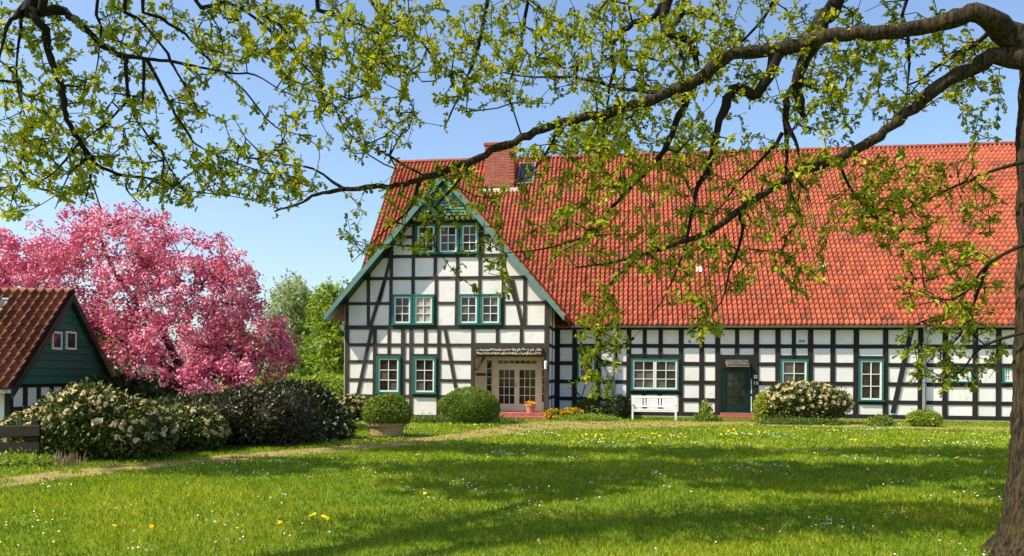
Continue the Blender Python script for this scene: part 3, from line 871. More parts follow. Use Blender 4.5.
# east side wall of the projection: posts, rails, panels
xe = wr + .10
yposts = [yg + .09, yg + 1.15, -0.22]
for yy in yposts[1:]:
    MB().box(xe - .05, xe + .012, yy - .08, yy + .08, .1, zside).build('beam', DK, house)
lev = [gz(327) , gz(344.9), gz(362), gz(380.4), gz(396.6), gz(415)]
for i, z in enumerate(lev):
    for ya, yb in ((yg + .19, yposts[1] - .082), (yposts[1] + .082, -.30)):
        MB().box(xe - .05, xe + .006, ya, yb, z - .07, z + .07).build('beam', DK, house)
        if i: MB().box(xe - .04, xe - .012, ya, yb, z + .07, lev[i - 1] - .07).build('panel', 'plaster', house)
        elif True: MB().box(xe - .04, xe - .012, ya, yb, z + .07, zside + .05).build('panel', 'plaster', house)
# porch: reveals, floor, ceiling, glazed doors
pl, pr_ = G(474.6)[0], G(544.8)[0]
zt = gz(355.6)
MB().box(pl - .10, pl, yg + .13, doory, .24, zt).build('porch_wall', 'cream', house)
MB().box(pr_, pr_ + .08, yg + .13, doory, .24, zt).build('porch_wall', 'cream', house)
MB().box(pl - .1, pr_ + .1, yg + .22, doory + .1, zt + .002, zt + .06).build('porch_ceiling', 'timber_grey', house)
brd = MB(); brd.bar((pl + .05, yg + .08, gz(370)), (pl + .38, yg + .08, gz(356.5)), .1, .1, (0, 1, 0)); brd.build('beam', TG, house)
beam(rect(pl - .03, pl + .40, gz(375.5), gz(372.8)), yg + .3, yg + .42, TG)
stp = MB().box(pl - .05, pr_ + .25, yg - .70, doory, .0, .135).build('porch_step', 'step', house)
MB().box(pl - .02, pr_ + .05, yg - .34, doory - .002, .137, .24).build('tread', 'step', stp)
bmesh_ = py_mesh('brick', *box_vf(0, .105, -.02, 0, 0, .09)); bmesh_.materials.append(M['step'])
xx = pl - .04
while xx < pr_ + .13:
    for yy, z0 in ((yg - .701, .022), (yg - .341, .145)):
        if yy > yg - .5 and xx > pr_ - .08: continue
        k = bpy.data.objects.new('brick', bmesh_); COL.objects.link(k); k.parent = stp; k.location = (xx, yy + jit(.003), z0)
    xx += .118
def on_y(px, py, y): return loc_plane(px, py, y)
fr_ = MB(); X0, X1 = pl, pr_; z0 = .242
dl0, dm, dr1 = on_y(496.5, 385, doory)[0], on_y(516.8, 385, doory)[0], on_y(537.6, 385, doory)[0]
tz0, tz1 = on_y(516, 364.2, doory)[1], on_y(516, 359.3, doory)[1]
sl0, sl1 = on_y(485.5, 385, doory)[0], on_y(492.6, 385, doory)[0]
zhead = on_y(516, 367.5, doory)[1]
fr_.box(X0, X1, doory, doory + .1, tz1, zt); fr_.box(dl0, dr1, doory, doory + .1, zhead, tz0)
fr_.box(X0, sl0, doory, doory + .1, z0, tz1); fr_.box(sl1, dl0, doory, doory + .1, z0, tz1); fr_.box(dr1, dr1 + .13, doory, doory + .1, z0, tz1)
fr_.box(X0, X1, doory + .11, doory + .12, z0, zt)
pd = fr_.build('porch_door', 'cream', house)
def glazed(xa, xb, za, zb, cols, rows, fr=.1, bot=.1, y=doory, name='door_leaf'):
    m = MB(); ya, yb = y + .02, y + .08
    m.box(xa, xa + fr, ya, yb, za, zb); m.box(xb - fr, xb, ya, yb, za, zb); m.box(xa + fr, xb - fr, ya + .002, yb, za, za + bot); m.box(xa + fr, xb - fr, ya + .002, yb, zb - fr, zb)
    A, B, C, D_ = xa + fr, xb - fr, za + bot, zb - fr
    for i in range(1, cols): xm = A + (B - A) * i / cols; m.box(xm - .014, xm + .014, ya + .006, yb, C, D_)
    for i in range(1, rows): zm = C + (D_ - C) * i / rows; m.box(A, B, ya + .008, yb - .002, zm - .014, zm + .014)
    m.build(name, 'cream', pd)
    for i in range(cols):
        for j in range(rows):
            MB().box(A + (B - A) * i / cols, A + (B - A) * (i + 1) / cols, y + .055 + jit(.002), y + .066, C + (D_ - C) * j / rows, C + (D_ - C) * (j + 1) / rows).build('pane', 'glass', pd)
glazed(dl0, dm - .003, z0 + .01, zhead, 3, 4, .1, .3); glazed(dm + .003, dr1, z0 + .01, zhead, 3, 4, .1, .3)
glazed(dl0, dr1, tz0, tz1, 7, 1, .05, .03, name='fanlight'); glazed(sl0, sl1, z0, tz1, 1, 5, .05, .4, name='sidelight')
glazed(dr1 + .13, X1, z0, tz1, 1, 5, .05, .4, name='sidelight')
MB().tube([(dm - .05, doory + .02, 1.25), (dm - .05, doory - .03, 1.25), (dm - .05, doory - .03, 1.42), (dm - .05, doory + .02, 1.42)], .012).build('handle', 'iron', pd)
lx, lz = G(545.9, 365)
lamp = MB().box(lx - .05, lx + .05, yg - .03, yg - .012, lz - .02, lz + .16).build('wall_lamp', 'iron', house)
MB().lathe([(.0, -.16), (.05, -.16), (.065, .12), (.04, .16), (0, .17)], (lx, yg - .11, lz), 8).build('lamp_glass', 'white', lamp)
# --- cross gable: roof
yv = -GD - GO
def y_meet(z): return -EO + (z - ze) / math.tan(PIT)
groof = MB()
for sg in (-1, 1):
    xe_ = gc + sg * ghw_r
    ybk_e, ybk_r = max(-EO + .3, y_meet(z_ev)), y_meet(z_ap)
    t = .09
    v = [(xe_, yv + .05, z_ev - t), (gc, yv + .05, z_ap - t), (gc, ybk_r + .2, z_ap - t), (xe_, ybk_e + .2, z_ev - t), (xe_, yv + .05, z_ev), (gc, yv + .05, z_ap), (gc, ybk_r + .2, z_ap), (xe_, ybk_e + .2, z_ev)]
    groof.add(v, BOXF if sg < 0 else [q[::-1] for q in BOXF])
groof_o = groof.build('gable_roof', 'roof_slab', house)
GL = math.hypot(ghw_r, z_ap - z_ev)
for sg in (-1, 1):
    U = np.array([0, -sg * 1.0, 0]); Vg = np.array([-sg * ghw_r, 0, z_ap - z_ev]) / GL; Ng = np.array([sg * (z_ap - z_ev), 0, ghw_r]) / GL
    start = np.array([gc + sg * ghw_r, yv if sg < 0 else y_meet(z_ap) + .2, z_ev])
    nc = int((y_meet(z_ap) + .2 - yv) / TW); nr = int(GL / TR)
    def keepg(P): return P[:, 2] > ze + (P[:, 1] + EO) * math.tan(PIT) - .1
    V, Fs, rv = tiles(start, U, Vg, Ng, nc, nr, keepg, gauge=GL / nr)
    o = link('tiles', np_mesh('tiles', V, Fs, rv, True), 'tile', groof_o); o['kind'] = 'stuff'
yy = yv + .1
while yy < y_meet(z_ap):
    k = bpy.data.objects.new('ridge_tile', rm); COL.objects.link(k); k.parent = groof_o
    k.location = (gc, yy, z_ap + .04); k.rotation_euler = (0, 0, RAD(90)); yy += .36
# verge boards, soffit, boarded top with rafter fringe
vn = Vector((gs, 1)).normalized()
for sg in (-1, 1):
    bw = .22 * math.sqrt(1 + gs * gs)
    xe_ = gc + sg * (ghw_r + .05); zlow = z_ev - .05 * gs
    poly = [(gc, z_ap + .10 - bw), (xe_, zlow + .10 - bw * .75), (xe_, zlow + .10), (gc, z_ap + .10)]
    if sg > 0: poly = poly
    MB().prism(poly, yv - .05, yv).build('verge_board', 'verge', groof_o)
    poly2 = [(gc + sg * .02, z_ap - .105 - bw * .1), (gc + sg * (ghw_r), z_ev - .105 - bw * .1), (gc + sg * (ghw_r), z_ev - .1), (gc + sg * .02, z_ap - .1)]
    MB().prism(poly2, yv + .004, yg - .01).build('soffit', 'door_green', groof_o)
zb0 = gz(217.5); nbd = 11; zb1 = z_ap - .25
top_clip = [(-gs, 1.0, z_ap - .16 - gs * gc), (gs, 1.0, z_ap - .16 + gs * gc)]
for i in range(nbd):
    za, zb = zb0 + (zb1 - zb0) * i / nbd, zb0 + (zb1 - zb0) * (i + 1) / nbd
    poly = rect(gc - 3, gc + 3, za, zb - .012)
    for h in top_clip: poly = clip_half(poly, *h)
    if len(poly) > 2:
        n = len(poly)
        v = [(x, yg - .36 - (.03 if z < za + .05 else 0), z) for x, z in poly] + [(x, yg - .33, z) for x, z in poly]
        f = [tuple(range(n)), tuple(range(2 * n - 1, n - 1, -1))] + [((q + 1) % n, q, n + q, n + (q + 1) % n) for q in range(n)]
        MB().add(v, f).build('plank', 'gable_board', house)
MB().box(gc - 1.35, gc + 1.35, yg - .33, yg, zb0 - .02, zb0 + .02).build('jetty_board', TG, house)
xx = gc - 1.3
while xx < gc + 1.25:
    MB().box(xx, xx + .11, yg - .31, yg - .01, zb0 - .13, zb0 - .022).build('joist_end', 'carving', house); xx += .22

# ------------------------------------------------------------------ garden shed on the left
SY0 = 19.0; SWD = SY0 * 0.2587
sx = at(15, 384, SY0)[0] - .16
s_ev = at(15, 383.5, SY0)[2]; s_ap = at(70, 292, SY0 + SWD / 2)[2]
shed = empty('garden_shed', (sx, SY0 + SWD / 2, 0))
tag(shed, 'small half-timbered shed with dark green boarded gable and brown-red tiled roof', 'shed')
SL = 5.0; hw = SWD / 2; ov = 0.16; ssl = (s_ap - s_ev) / hw
MB().box(-SL, -.16, -hw + .22, hw - .22, 0, s_ev + .1).build('wall', 'plaster', shed)
def sh_z(y): return s_ap - ssl * abs(y)
for i in range(9):
    ya = -hw + .2 + (2 * hw - .4) * i / 8
    MB().box(-.17, -.04 + .004 * (i % 2), ya - .07, ya + .07, .05, s_ev + .05).build('post', 'timber_dark', shed)
for z in (.12, .8, s_ev - .05):
    MB().box(-.165, -.05, -hw + .15, hw - .15, z - .06, z + .06).build('rail', 'timber_dark', shed)
for i in range(8):
    ya = -hw + .2 + (2 * hw - .4) * i / 8; yb = -hw + .2 + (2 * hw - .4) * (i + 1) / 8
    for za, zb in ((.18, .74), (.86, s_ev - .11)):
        MB().box(-.158, -.075, ya + .07, yb - .07, za, zb).build('panel', 'plaster', shed)
npl = 12
for i in range(npl):
    za = s_ev - .02 + (s_ap - s_ev) * i / npl; zb = za + (s_ap - s_ev) / npl - .008
    wa, wb = (s_ap - .12 - za) / ssl, (s_ap - .12 - zb) / ssl
    if wa <= 0.03: continue
    wb = max(wb, .01)
    v = [(-.16, -wa, za), (.055, -wa, za), (.055, wa, za), (-.16, wa, za), (-.16, -wb, zb), (.03, -wb, zb), (.03, wb, zb), (-.16, wb, zb)]
    MB().add(v, BOXF).build('plank', 'shed_green', shed)
def shed_px(px, py): # gable plane
    d = ray(px, py); t = (sx + .06) / d[0]; p = EYE + d * t
    return p[1] - (SY0 + SWD / 2), p[2]
for pa, pb in ((51.8, 61.6), (65.6, 75.8)):
    y0, z0 = shed_px(pa, 349.3); y1, z1 = shed_px(pb, 332)
    y0, y1 = min(y0, y1), max(y0, y1)
    m = MB(); f_ = .05
    m.box(.04, .085, y0, y0 + f_, z0, z1); m.box(.04, .085, y1 - f_, y1, z0, z1); m.box(.04, .083, y0 + f_, y1 - f_, z0, z0 + f_); m.box(.04, .083, y0 + f_, y1 - f_, z1 - f_, z1)
    w = m.build('window', 'white', shed)
    MB().box(.056, .066, y0 + f_, y1 - f_, z0 + f_, z1 - f_).build('pane', 'glass', w)
srf = MB()
for sg in (-1, 1):
    v = [(-SL, sg * (hw + .1), s_ev - .1 * ssl - .08), (ov - .02, sg * (hw + .1), s_ev - .1 * ssl - .08), (ov - .02, 0, s_ap - .08), (-SL, 0, s_ap - .08)]
    v = v + [(p[0], p[1], p[2] + .06) for p in v]
    srf.add(v, BOXF if sg < 0 else [q[::-1] for q in BOXF])
sroof = srf.build('roof', 'roof_slab', shed)
for sg in (-1, 1):
    v = [(ov - .018, sg * (hw + .12), s_ev - .12 * ssl - .24), (ov + .03, sg * (hw + .12), s_ev - .12 * ssl - .24), (ov + .03, 0, s_ap - .24), (ov - .018, 0, s_ap - .24)]
    v = v + [(p[0], p[1], p[2] + .24) for p in v]
    MB().add(v, BOXF if sg < 0 else [q[::-1] for q in BOXF]).build('verge_board', 'door_green', sroof)
sl_len = math.hypot(hw + .1, s_ap - s_ev + .1 * ssl); sang = math.atan(ssl)
nr = 13; gau = sl_len / nr; tw = .235
V, Fs, rv = tiles(np.zeros(3), np.array([1.0, 0, 0]), np.array([0, 1.0, 0]), np.array([0, 0, 1.0]), 1, 1, None, tw, gau, lift=.062)
V = V - V[:, :1] * 0
tme = np_mesh('tile', V, Fs, None, True); tme.materials.append(M['tile_old'])
ncs = int((SL + ov) / tw)
for r in range(nr):
    for c in range(ncs):
        k = bpy.data.objects.new('tile', tme); COL.objects.link(k); k.parent = sroof
        s_ = r * gau
        k.location = (ov - (c + 1) * tw + jit(.006), -(hw + .1) + s_ * math.cos(sang), s_ev - .1 * ssl - .01 + s_ * math.sin(sang) + jit(.004))
        k.rotation_euler = (sang, jit(.012), jit(.012))
rm2 = ridge_mesh(.33, .11); rm2.materials.append(M['tile_old'])
for i in range(int(SL / .33)):
    k = bpy.data.objects.new('ridge_tile', rm2); COL.objects.link(k); k.parent = sroof; k.location = (ov - (i + 1) * .33, 0, s_ap + .0 + jit(.006)); k.rotation_euler = (0, 0, jit(.03))
def shed_slope(mb, xa, xb, sa, sb, ha, hb):
    vv = []
    for h in (ha, hb):
        for x, s_ in ((xa, sa), (xb, sa), (xb, sb), (xa, sb)):
            vv.append((x, -(hw + .1) + s_ * math.cos(sang) - h * math.sin(sang), s_ev - .1 * ssl + s_ * math.sin(sang) + h * math.cos(sang)))
    return mb.add(vv, BOXF)
w = MB(); shed_slope(w, -1.75, -1.25, 2.5, 3.15, .05, .14); w = w.build('roof_window', 'zinc', sroof)
g = MB(); shed_slope(g, -1.69, -1.31, 2.56, 3.09, .141, .15); g.build('pane', 'glass', w)
MB().box(-SL, ov, -hw - .17, -hw - .09, s_ev - .1 * ssl - .13, s_ev - .1 * ssl - .05).build('gutter', 'zinc', shed)

# ------------------------------------------------------------------ wooden fence at the left edge
fb = ground(34, 463)
fence = empty('wooden_fence', fb)
tag(fence, 'dark weathered two-rail board fence in front of the cream rhododendron', 'fence')
for i in range(3):
    MB().box(-.06 - i * 1.9, .06 - i * 1.9, 0, .11, 0, .80).build('post', 'fence', fence)
zf1, zf2 = at(10, 433, fb[1])[2], at(10, 449, fb[1])[2]
for z in (zf1, zf2):
    for i in range(2):
        v, f = box_vf(.12 - (i + 1) * 1.95 + .02, .12 - i * 1.95, -.045, -.004, z - .1, z + .1)
        v = [(p[0], p[1], p[2] + (.045 if p[0] > -.5 else 0) + jit(.012)) for p in v]
        MB().add(v, f).build('board', 'fence', fence)

# ------------------------------------------------------------------ bench
bp = ground(654, 420.2)
bench = empty('garden_bench', bp, -YAW)
tag(bench, 'white wooden slatted garden bench against the farmhouse wall', 'bench')
bl = .84
for sg in (-1, 1):
    MB().box(sg * bl - .035, sg * bl + .035, -.06, .01, 0, .60).build('leg', 'white', bench)
    MB().bar((sg * bl, .42, 0), (sg * bl, .50, .93), .07, .07, (1, 0, 0)).build('leg', 'white', bench)
    MB().box(sg * bl - .04, sg * bl + .04, -.08, .44, .602, .64).build('armrest', 'white', bench)
    MB().box(sg * bl - .025, sg * bl + .025, .011, .40, .34, .40).build('rail', 'white', bench)
for i in range(5):
    MB().box(-bl + .037, bl - .037, -.05 + i * .095, .03 + i * .095, .402 + .003 * (i % 2), .432).build('seat_slat', 'white', bench)
MB().box(-bl + .036, bl - .036, -.045, -.01, .33, .40).build('apron', 'white', bench)
MB().box(-bl - .05, bl + .05, .455, .515, .86, .95).build('top_rail', 'white', bench)
MB().box(-bl + .036, bl - .036, .455, .50, .50, .57).build('back_rail', 'white', bench)
for i in range(13):
    x = -bl + .12 + (2 * bl - .24) * i / 12
    MB().box(x - .035, x + .035, .468, .492, .572, .858).build('back_slat', 'white', bench)

# ------------------------------------------------------------------ bushes
def bush(name, label, cat, base, r, n, leaf, size, nl=6, flower=None, nf=0, fs=.12, group=None, wid=.45, zc=None, depth=.28, seed_mat='rhodo_leaf', lob=.55, up=0.35, extra=None):
    root = empty(name, (base[0], base[1], 0))
    tag(root, label, cat, group)
    c = (0, 0, r[2] * .42 if zc is None else zc)
    rr = (r[0], r[1], r[2] - c[2])
    L = lumps(c, rr, nl, lob)
    if extra: L += [(np.array(a, float), np.array(b, float)) for a, b in extra]
    inner_body('branches', L, leaf, root, .74)
    P, d = sample_lumps(L, n, depth)
    sh_ = rng.random(len(P)) < .07
    P = P + d * (np.abs(rng.normal(0, .018, len(P))) + sh_ * rng.uniform(.02, .16, len(P)) * min(1, r[0]) * depth / .28)[:, None]
    D = norm(d * .6 + rand_dirs(len(P)) * .75 + np.array([0, 0, up]) * .3)
    Nn = norm(d + rand_dirs(len(P)) * .6 + np.array([0, 0, .4]))
    leaf_object('foliage', leaf, root, P, D, Nn, size * rng.uniform(.7, 1.25, len(P)), wid=wid)
    if nf:
        Pf, df = sample_lumps(L, nf * 3, .06)
        k = (df[:, 2] > -.15); Pf, df = Pf[k][:nf], df[k][:nf]
        m = 12
        Q = np.repeat(Pf + df * .02, m, 0); dd = np.repeat(df, m, 0)
        DD = norm(dd * .8 + rand_dirs(len(Q)))
        leaf_object('blossoms', flower, root, Q, DD, norm(dd + rand_dirs(len(Q)) * .5), fs * rng.uniform(.45, .75, len(Q)), wid=.9)
    return root

def gp(px, py): return ground(px, py)
def on(px, Y):
    p = at(px, 400, Y); return (p[0], Y)
bush('rhododendron_bush', 'broad cream-flowered rhododendron behind the board fence and in front of the shed', 'bush', on(92, 16.0), (1.18, 1.0, 1.50), 13000, 'rhodo_leaf', .105, 9, 'rhodo_flower', 230, .125, extra=[((-1.25, .2, .40), (.75, .6, .50)), ((.95, -.1, .5), (.7, .7, .62))])
bush('rhododendron_bush', 'lower cream-flowered rhododendron between the shed bush and the russet shrub', 'bush', on(184, 17.6), (1.05, .85, 1.0), 8500, 'rhodo_leaf', .11, 8, 'rhodo_flower', 90, .12)
bush('russet_shrub', 'dark russet-leaved shrub under the right edge of the pink cherry', 'bush', on(247, 19.0), (1.22, 1.0, 1.42), 12500, 'russet_leaf', .10, 12, extra=[((-.9, .3, .4), (.8, .7, .75)), ((.9, .5, .5), (.8, .7, .85))])
bush('evergreen_shrub', 'dark evergreen shrub with few small white blossoms sloping down towards the farmhouse', 'bush', on(292, 21.0), (1.15, 1.0, 1.60), 10000, 'shaded_leaf', .10, 9, 'white_flower', 50, .09, extra=[((1.0, 0, .2), (.60, .7, .75)), ((.6, 0, .5), (.6, .7, .75))])
bush('evergreen_shrub', 'dark evergreen shrub filling the gap beneath the cherry trunk behind the russet shrub', 'bush', on(200, 21.5), (2.0, 1.0, 1.2), 8000, 'shaded_leaf', .12, 9)
bush('evergreen_shrub', 'dark evergreen shrub in the shade between the shed gable and the cherry trunk', 'bush', on(140, 23.0), (1.9, 1.0, 1.75), 7000, 'shaded_leaf', .13, 8)
bush('rhododendron_bush', 'pale cream-flowered rhododendron at the left corner of the gable', 'bush', on(352, 29.6), (.95, .6, .98), 4200, 'rhodo_leaf', .12, 7, 'rhodo_flower', 110, .15)
bush('rhododendron_bush', 'round cream-flowered rhododendron on the house wall right of the green door', 'bush', on(806, 30.3), (1.66, .78, 1.68), 10500, 'rhodo_leaf', .115, 9, 'rhodo_flower', 230, .16)
bush('flowering_shrub', 'yellow-leaved shrub beside the green door left of the cream rhododendron', 'bush', on(764, 30.6), (.42, .4, 1.25), 2500, 'lime_leaf', .09, 5, 'orange_flower', 40, .08)
bush('clipped_bush', 'big clipped green dome bush left of the porch', 'bush', on(470.5, 29.0), (1.20, 1.05, 1.38), 24000, 'box_leaf', .055, 3, depth=.07, zc=.50, lob=.3)
for (px, w_, h_, lab) in ((555, .45, .42, 'low amber-flowered plant next to the porch step'), (573, .5, .50, 'amber-flowered plant in the middle of the bed right of the porch')):
    bush('bedding_plant', lab, 'plant', on(px, 31.3), (w_, .35, h_), 1500, 'box_leaf', .06, 4, 'orange_flower', 60, .10, group='amber flowers in the porch bed')
bush('evergreen_shrub', 'dark shrub against the wall under the downpipe left of the bench', 'bush', on(616, 32.3), (.60, .45, .95), 3000, 'shaded_leaf', .10, 8, lob=.8)
bush('evergreen_shrub', 'thin dark shrub against the wall behind the amber flowers', 'bush', on(588, 32.8), (.6, .4, .8), 2200, 'rhodo_leaf', .10, 6)
def cover(label, px0, px1, py, Y, h, n, leaf='lime_leaf'):
    a, b = at(px0, 400, Y)[0], at(px1, 400, Y)[0]
    o_ = bush('ground_cover', label, 'plant', ((a + b) / 2, Y), ((b - a) / 2, .42, h), n, leaf, .075, 12, zc=.02, lob=.85, group='low planting at the house foot')
cover('low light green planting in front of the amber flowers', 553, 619, 418, 31.0, .24, 3800)
cover('low green tuft at the foot of the small rose between bench and door', 692, 722, 419, 31.3, .26, 1700, 'box_leaf')
cover('low green planting along the foot of the cream rhododendron', 754, 852, 421, 29.5, .20, 4200, 'green_leaf')
cover('small low shrub on the wall beneath the brace', 868, 895, 422, 29.0, .38, 1700, 'box_leaf')
cover('dark ivy spread around the clipped dome bush', 402, 524, 424, 28.6, .26, 6000, 'green_leaf')
bush('small_shrub', 'bright green leafy shrub at the foot of the right downpipe', 'bush', on(924, 28.8), (.58, .4, .55), 2200, 'lime_leaf', .10, 10, lob=.85)
bush('small_rose', 'small pale rose bush on the wall left of the door', 'bush', on(706.5, 32.4), (.25, .2, .80), 380, 'lime_leaf', .08, 5, 'rhodo_flower', 12, .1)
cover('low bright green weeds beneath the board fence', -40, 62, 468, 14.6, .16, 3200)
# dry stalks by the fence end
dp = ground(68, 467); n = 70
P = np.c_[dp[0] + rng.normal(0, .16, n), dp[1] + rng.normal(0, .1, n), np.zeros(n)]
ds = empty('dry_grass_tuft', dp); tag(ds, 'tuft of dry brown stalks below the cream rhododendron', 'plant')
leaf_object('stalks', 'dry', ds, P - dp, norm(rng.normal(size=(n, 3)) * .25 + [0, 0, 1]), rand_dirs(n), rng.uniform(.15, .34, n), wid=.10)

# planter with bush in front of the gable
pp = ground(387, 436.5)
pl_o = empty('planter', pp); tag(pl_o, 'large round weathered clay planter on the grass in front of the gable', 'planter')
MB().lathe([(0, 0), (.40, 0), (.44, .05), (.47, .30), (.53, .31), (.54, .38), (.49, .39), (.47, .34), (0, .33)], (0, 0, 0), 22).build('bowl', 'planter', pl_o)
b_ = bush('clipped_bush', 'bright green bush growing in the round clay planter', 'bush', (pp[0], pp[1]), (.76, .70, .90), 8500, 'box_leaf', .065, 6, zc=.36, depth=.16, lob=.45)
b_.location.z = .30
# terracotta pot by the porch door
q = loc_plane(530.3, 411.5, yg + .0)
fp = H2W(q[0], yg + .12, .24)
pot = empty('flower_pot', fp); tag(pot, 'terracotta flower pot on the porch step', 'flower pot')
MB().lathe([(0, 0), (.15, 0), (.19, .27), (.215, .275), (.215, .34), (.185, .34), (.17, .30), (0, .30)], (0, 0, 0), 18).build('pot', 'terracotta', pot)
n = 130; P = np.c_[rng.normal(0, .09, n), rng.normal(0, .09, n), rng.uniform(.30, .44, n)]
leaf_object('plant', 'orange_flower', pot, P, norm(rand_dirs(n) + [0, 0, .8]), rand_dirs(n), .08, wid=.7)

# ------------------------------------------------------------------ trees: limbs grown towards leaf tips
class Skel:
    def __init__(s): s.P = []; s.par = []; s.R = []; s.grown = []
    def chain(s, pts, rad, parent=-1):
        """a drawn limb; returns node ids"""
        ids = []
        for p, r in zip(pts, rad):
            s.P.append(np.array(p, float)); s.par.append(parent); s.R.append(r); s.grown.append(False); parent = len(s.P) - 1; ids.append(parent)
        return ids
    def nearest(s, p):
        A = np.array(s.P); return int(((A - p) ** 2).sum(1).argmin())
    def grow(s, T, step=.16, wig=.12, maxd=3.0, sag=.0):
        T = np.asarray(T); cap = len(s.P) + len(T) * 14
        A = np.zeros((cap, 3)); A[:len(s.P)] = s.P; m = len(s.P)
        best = np.full(len(T), 1e9)
        for i in range(0, m, 400):
            best = np.minimum(best, ((T[:, None] - A[None, i:min(m, i + 400)]) ** 2).sum(2).min(1))
        tips = []
        for i in np.argsort(best):
            t = T[i]; d2 = ((A[:m] - t) ** 2).sum(1); j = int(d2.argmin()); L = math.sqrt(d2[j])
            if L > maxd: continue
            k = max(1, min(10, int(L / step))); p0 = A[j].copy()
            ctrl = (p0 + t) / 2 + rng.normal(size=3) * L * wig + np.array([0, 0, sag * L])
            par = j; prev = p0
            for q in range(1, k + 1):
                u = q / k; p = (1 - u) ** 2 * p0 + 2 * u * (1 - u) * ctrl + u * u * t + (rng.normal(size=3) * .012 if q < k else 0)
                if m >= cap: break
                A[m] = p; s.P.append(p); s.par.append(par); s.R.append(0.0); s.grown.append(True); par = m; m += 1; pp_ = prev; prev = p
            tips.append((t, norm(t - pp_)))
        return tips
    def twig_mesh(s, name, r0=.0028, expo=.42, cap=None, n=4):
        P = np.array(s.P); cnt = np.zeros(len(P)); par = np.array(s.par)
        for i in range(len(P) - 1, -1, -1):
            if s.grown[i]:
                if cnt[i] == 0: cnt[i] = 1
                if par[i] >= 0: cnt[par[i]] += cnt[i]
        R = r0 * np.maximum(cnt, 1) ** expo
        if cap: R = np.minimum(R, cap)
        g = np.array(s.grown); ids = np.nonzero(g)[0]
        if len(ids) == 0: return None
        a, b = P[par[ids]], P[ids]; ra, rb = R[par[ids]], R[ids]
        ra = np.where(g[par[ids]], ra, rb * 1.15)
        t = norm(b - a); ref = np.where(np.abs(t[:, 2:3]) < .9, np.array([[0, 0, 1.0]]), np.array([[1.0, 0, 0]]))
        u = norm(np.cross(t, ref)); w = np.cross(t, u); an = np.linspace(0, 2 * np.pi, n, endpoint=False)
        ring = np.cos(an)[None, :, None] * u[:, None] + np.sin(an)[None, :, None] * w[:, None]
        V = np.concatenate([a[:, None] + ring * ra[:, None, None], b[:, None] + t[:, None] * .004 + ring * rb[:, None, None]], 1).reshape(-1, 3)
        q = np.array([(i, (i + 1) % n, n + (i + 1) % n, n + i) for i in range(n)])
        Fs = (np.arange(len(ids))[:, None, None] * 2 * n + q[None]).reshape(-1, 4)
        return np_mesh(name, V, Fs, None, True)

def tip_leaves(tips, per, size, spread=.05, droop=.15):
    P = np.array([t for t, _ in tips]); D = np.array([d for _, d in tips])
    n = len(P) * per
    Q = np.repeat(P, per, 0); DD = np.repeat(D, per, 0)
    out = norm(DD * .55 + rand_dirs(n) * .95 + np.array([0, 0, -droop]))
    Q = Q - DD * (rng.random((n, 1)) ** 2 * spread * 2.4) + rand_dirs(n) * spread * .25
    Nn = norm(rand_dirs(n) * .7 + np.array([0, 0, 1.0]))
    tr = np.repeat(np.clip(rng.normal(.5, .2, len(P)), 0, 1), per)
    return Q, out, Nn, size * rng.uniform(.6, 1.25, n), np.clip(tr + rng.normal(0, .14, n), 0, 1)

def smooth(pts, sub=4):
    P = np.array(pts, float)
    P = np.vstack([2 * P[0] - P[1], P, 2 * P[-1] - P[-2]])
    out = []
    for i in range(1, len(P) - 2):
        for u in np.linspace(0, 1, sub, endpoint=False):
            a, b, c, d = P[i - 1], P[i], P[i + 1], P[i + 2]
            out.append(.5 * ((2 * b) + (-a + c) * u + (2 * a - 5 * b + 4 * c - d) * u * u + (-a + 3 * b - 3 * c + d) * u ** 3))
    out.append(P[-2])
    return np.array(out)

def garden_tree(name, label, cat, base, trunk, lobes, nt, leaf, size, per, bark, r=.15, stems=1, twig=.006, lobed=False, wid=.5, maxd=4, group=None, spread=.12, depth=.6):
    """trunk: world points; lobes: crown ellipsoids in world; leaves at the grown tips"""
    base = np.array([base[0], base[1], 0.0]); root = empty(name, base); tag(root, label, cat, group)
    sk = Skel(); tb = MB()
    for tr in trunk:
        pts = smooth(np.array(tr) - base, 4); rad = np.linspace(r, r * .3, len(pts)); rad[0] *= 1.35
        sk.chain(pts, rad); V_, F_ = tube_vf(pts, rad, 9, .04); tb.add(V_.tolist(), F_.tolist())
    tb.build('trunk', bark, root)
    L = [(np.array(c) - base, np.array(q)) for c, q in lobes]
    P, d = sample_lumps(L, nt, depth, .3)
    tips = sk.grow(P, step=.5, maxd=maxd)
    me = sk.twig_mesh('branches', twig, .45, r * .5)
    b_ = link('branches', me, bark, root); b_['kind'] = 'stuff'
    Q, D, Nn, S, rv = tip_leaves(tips, per, size, spread)
    leaf_object('crown', leaf, root, Q, D, Nn, S, lobed, wid, rv)
    return root

def lobe_px(px, py, Y, rpx, rz=None, ry=None):
    s = Y / F; return (at(px, py, Y), (rpx * s, (ry or rpx * .8) * s, (rz or rpx) * s))

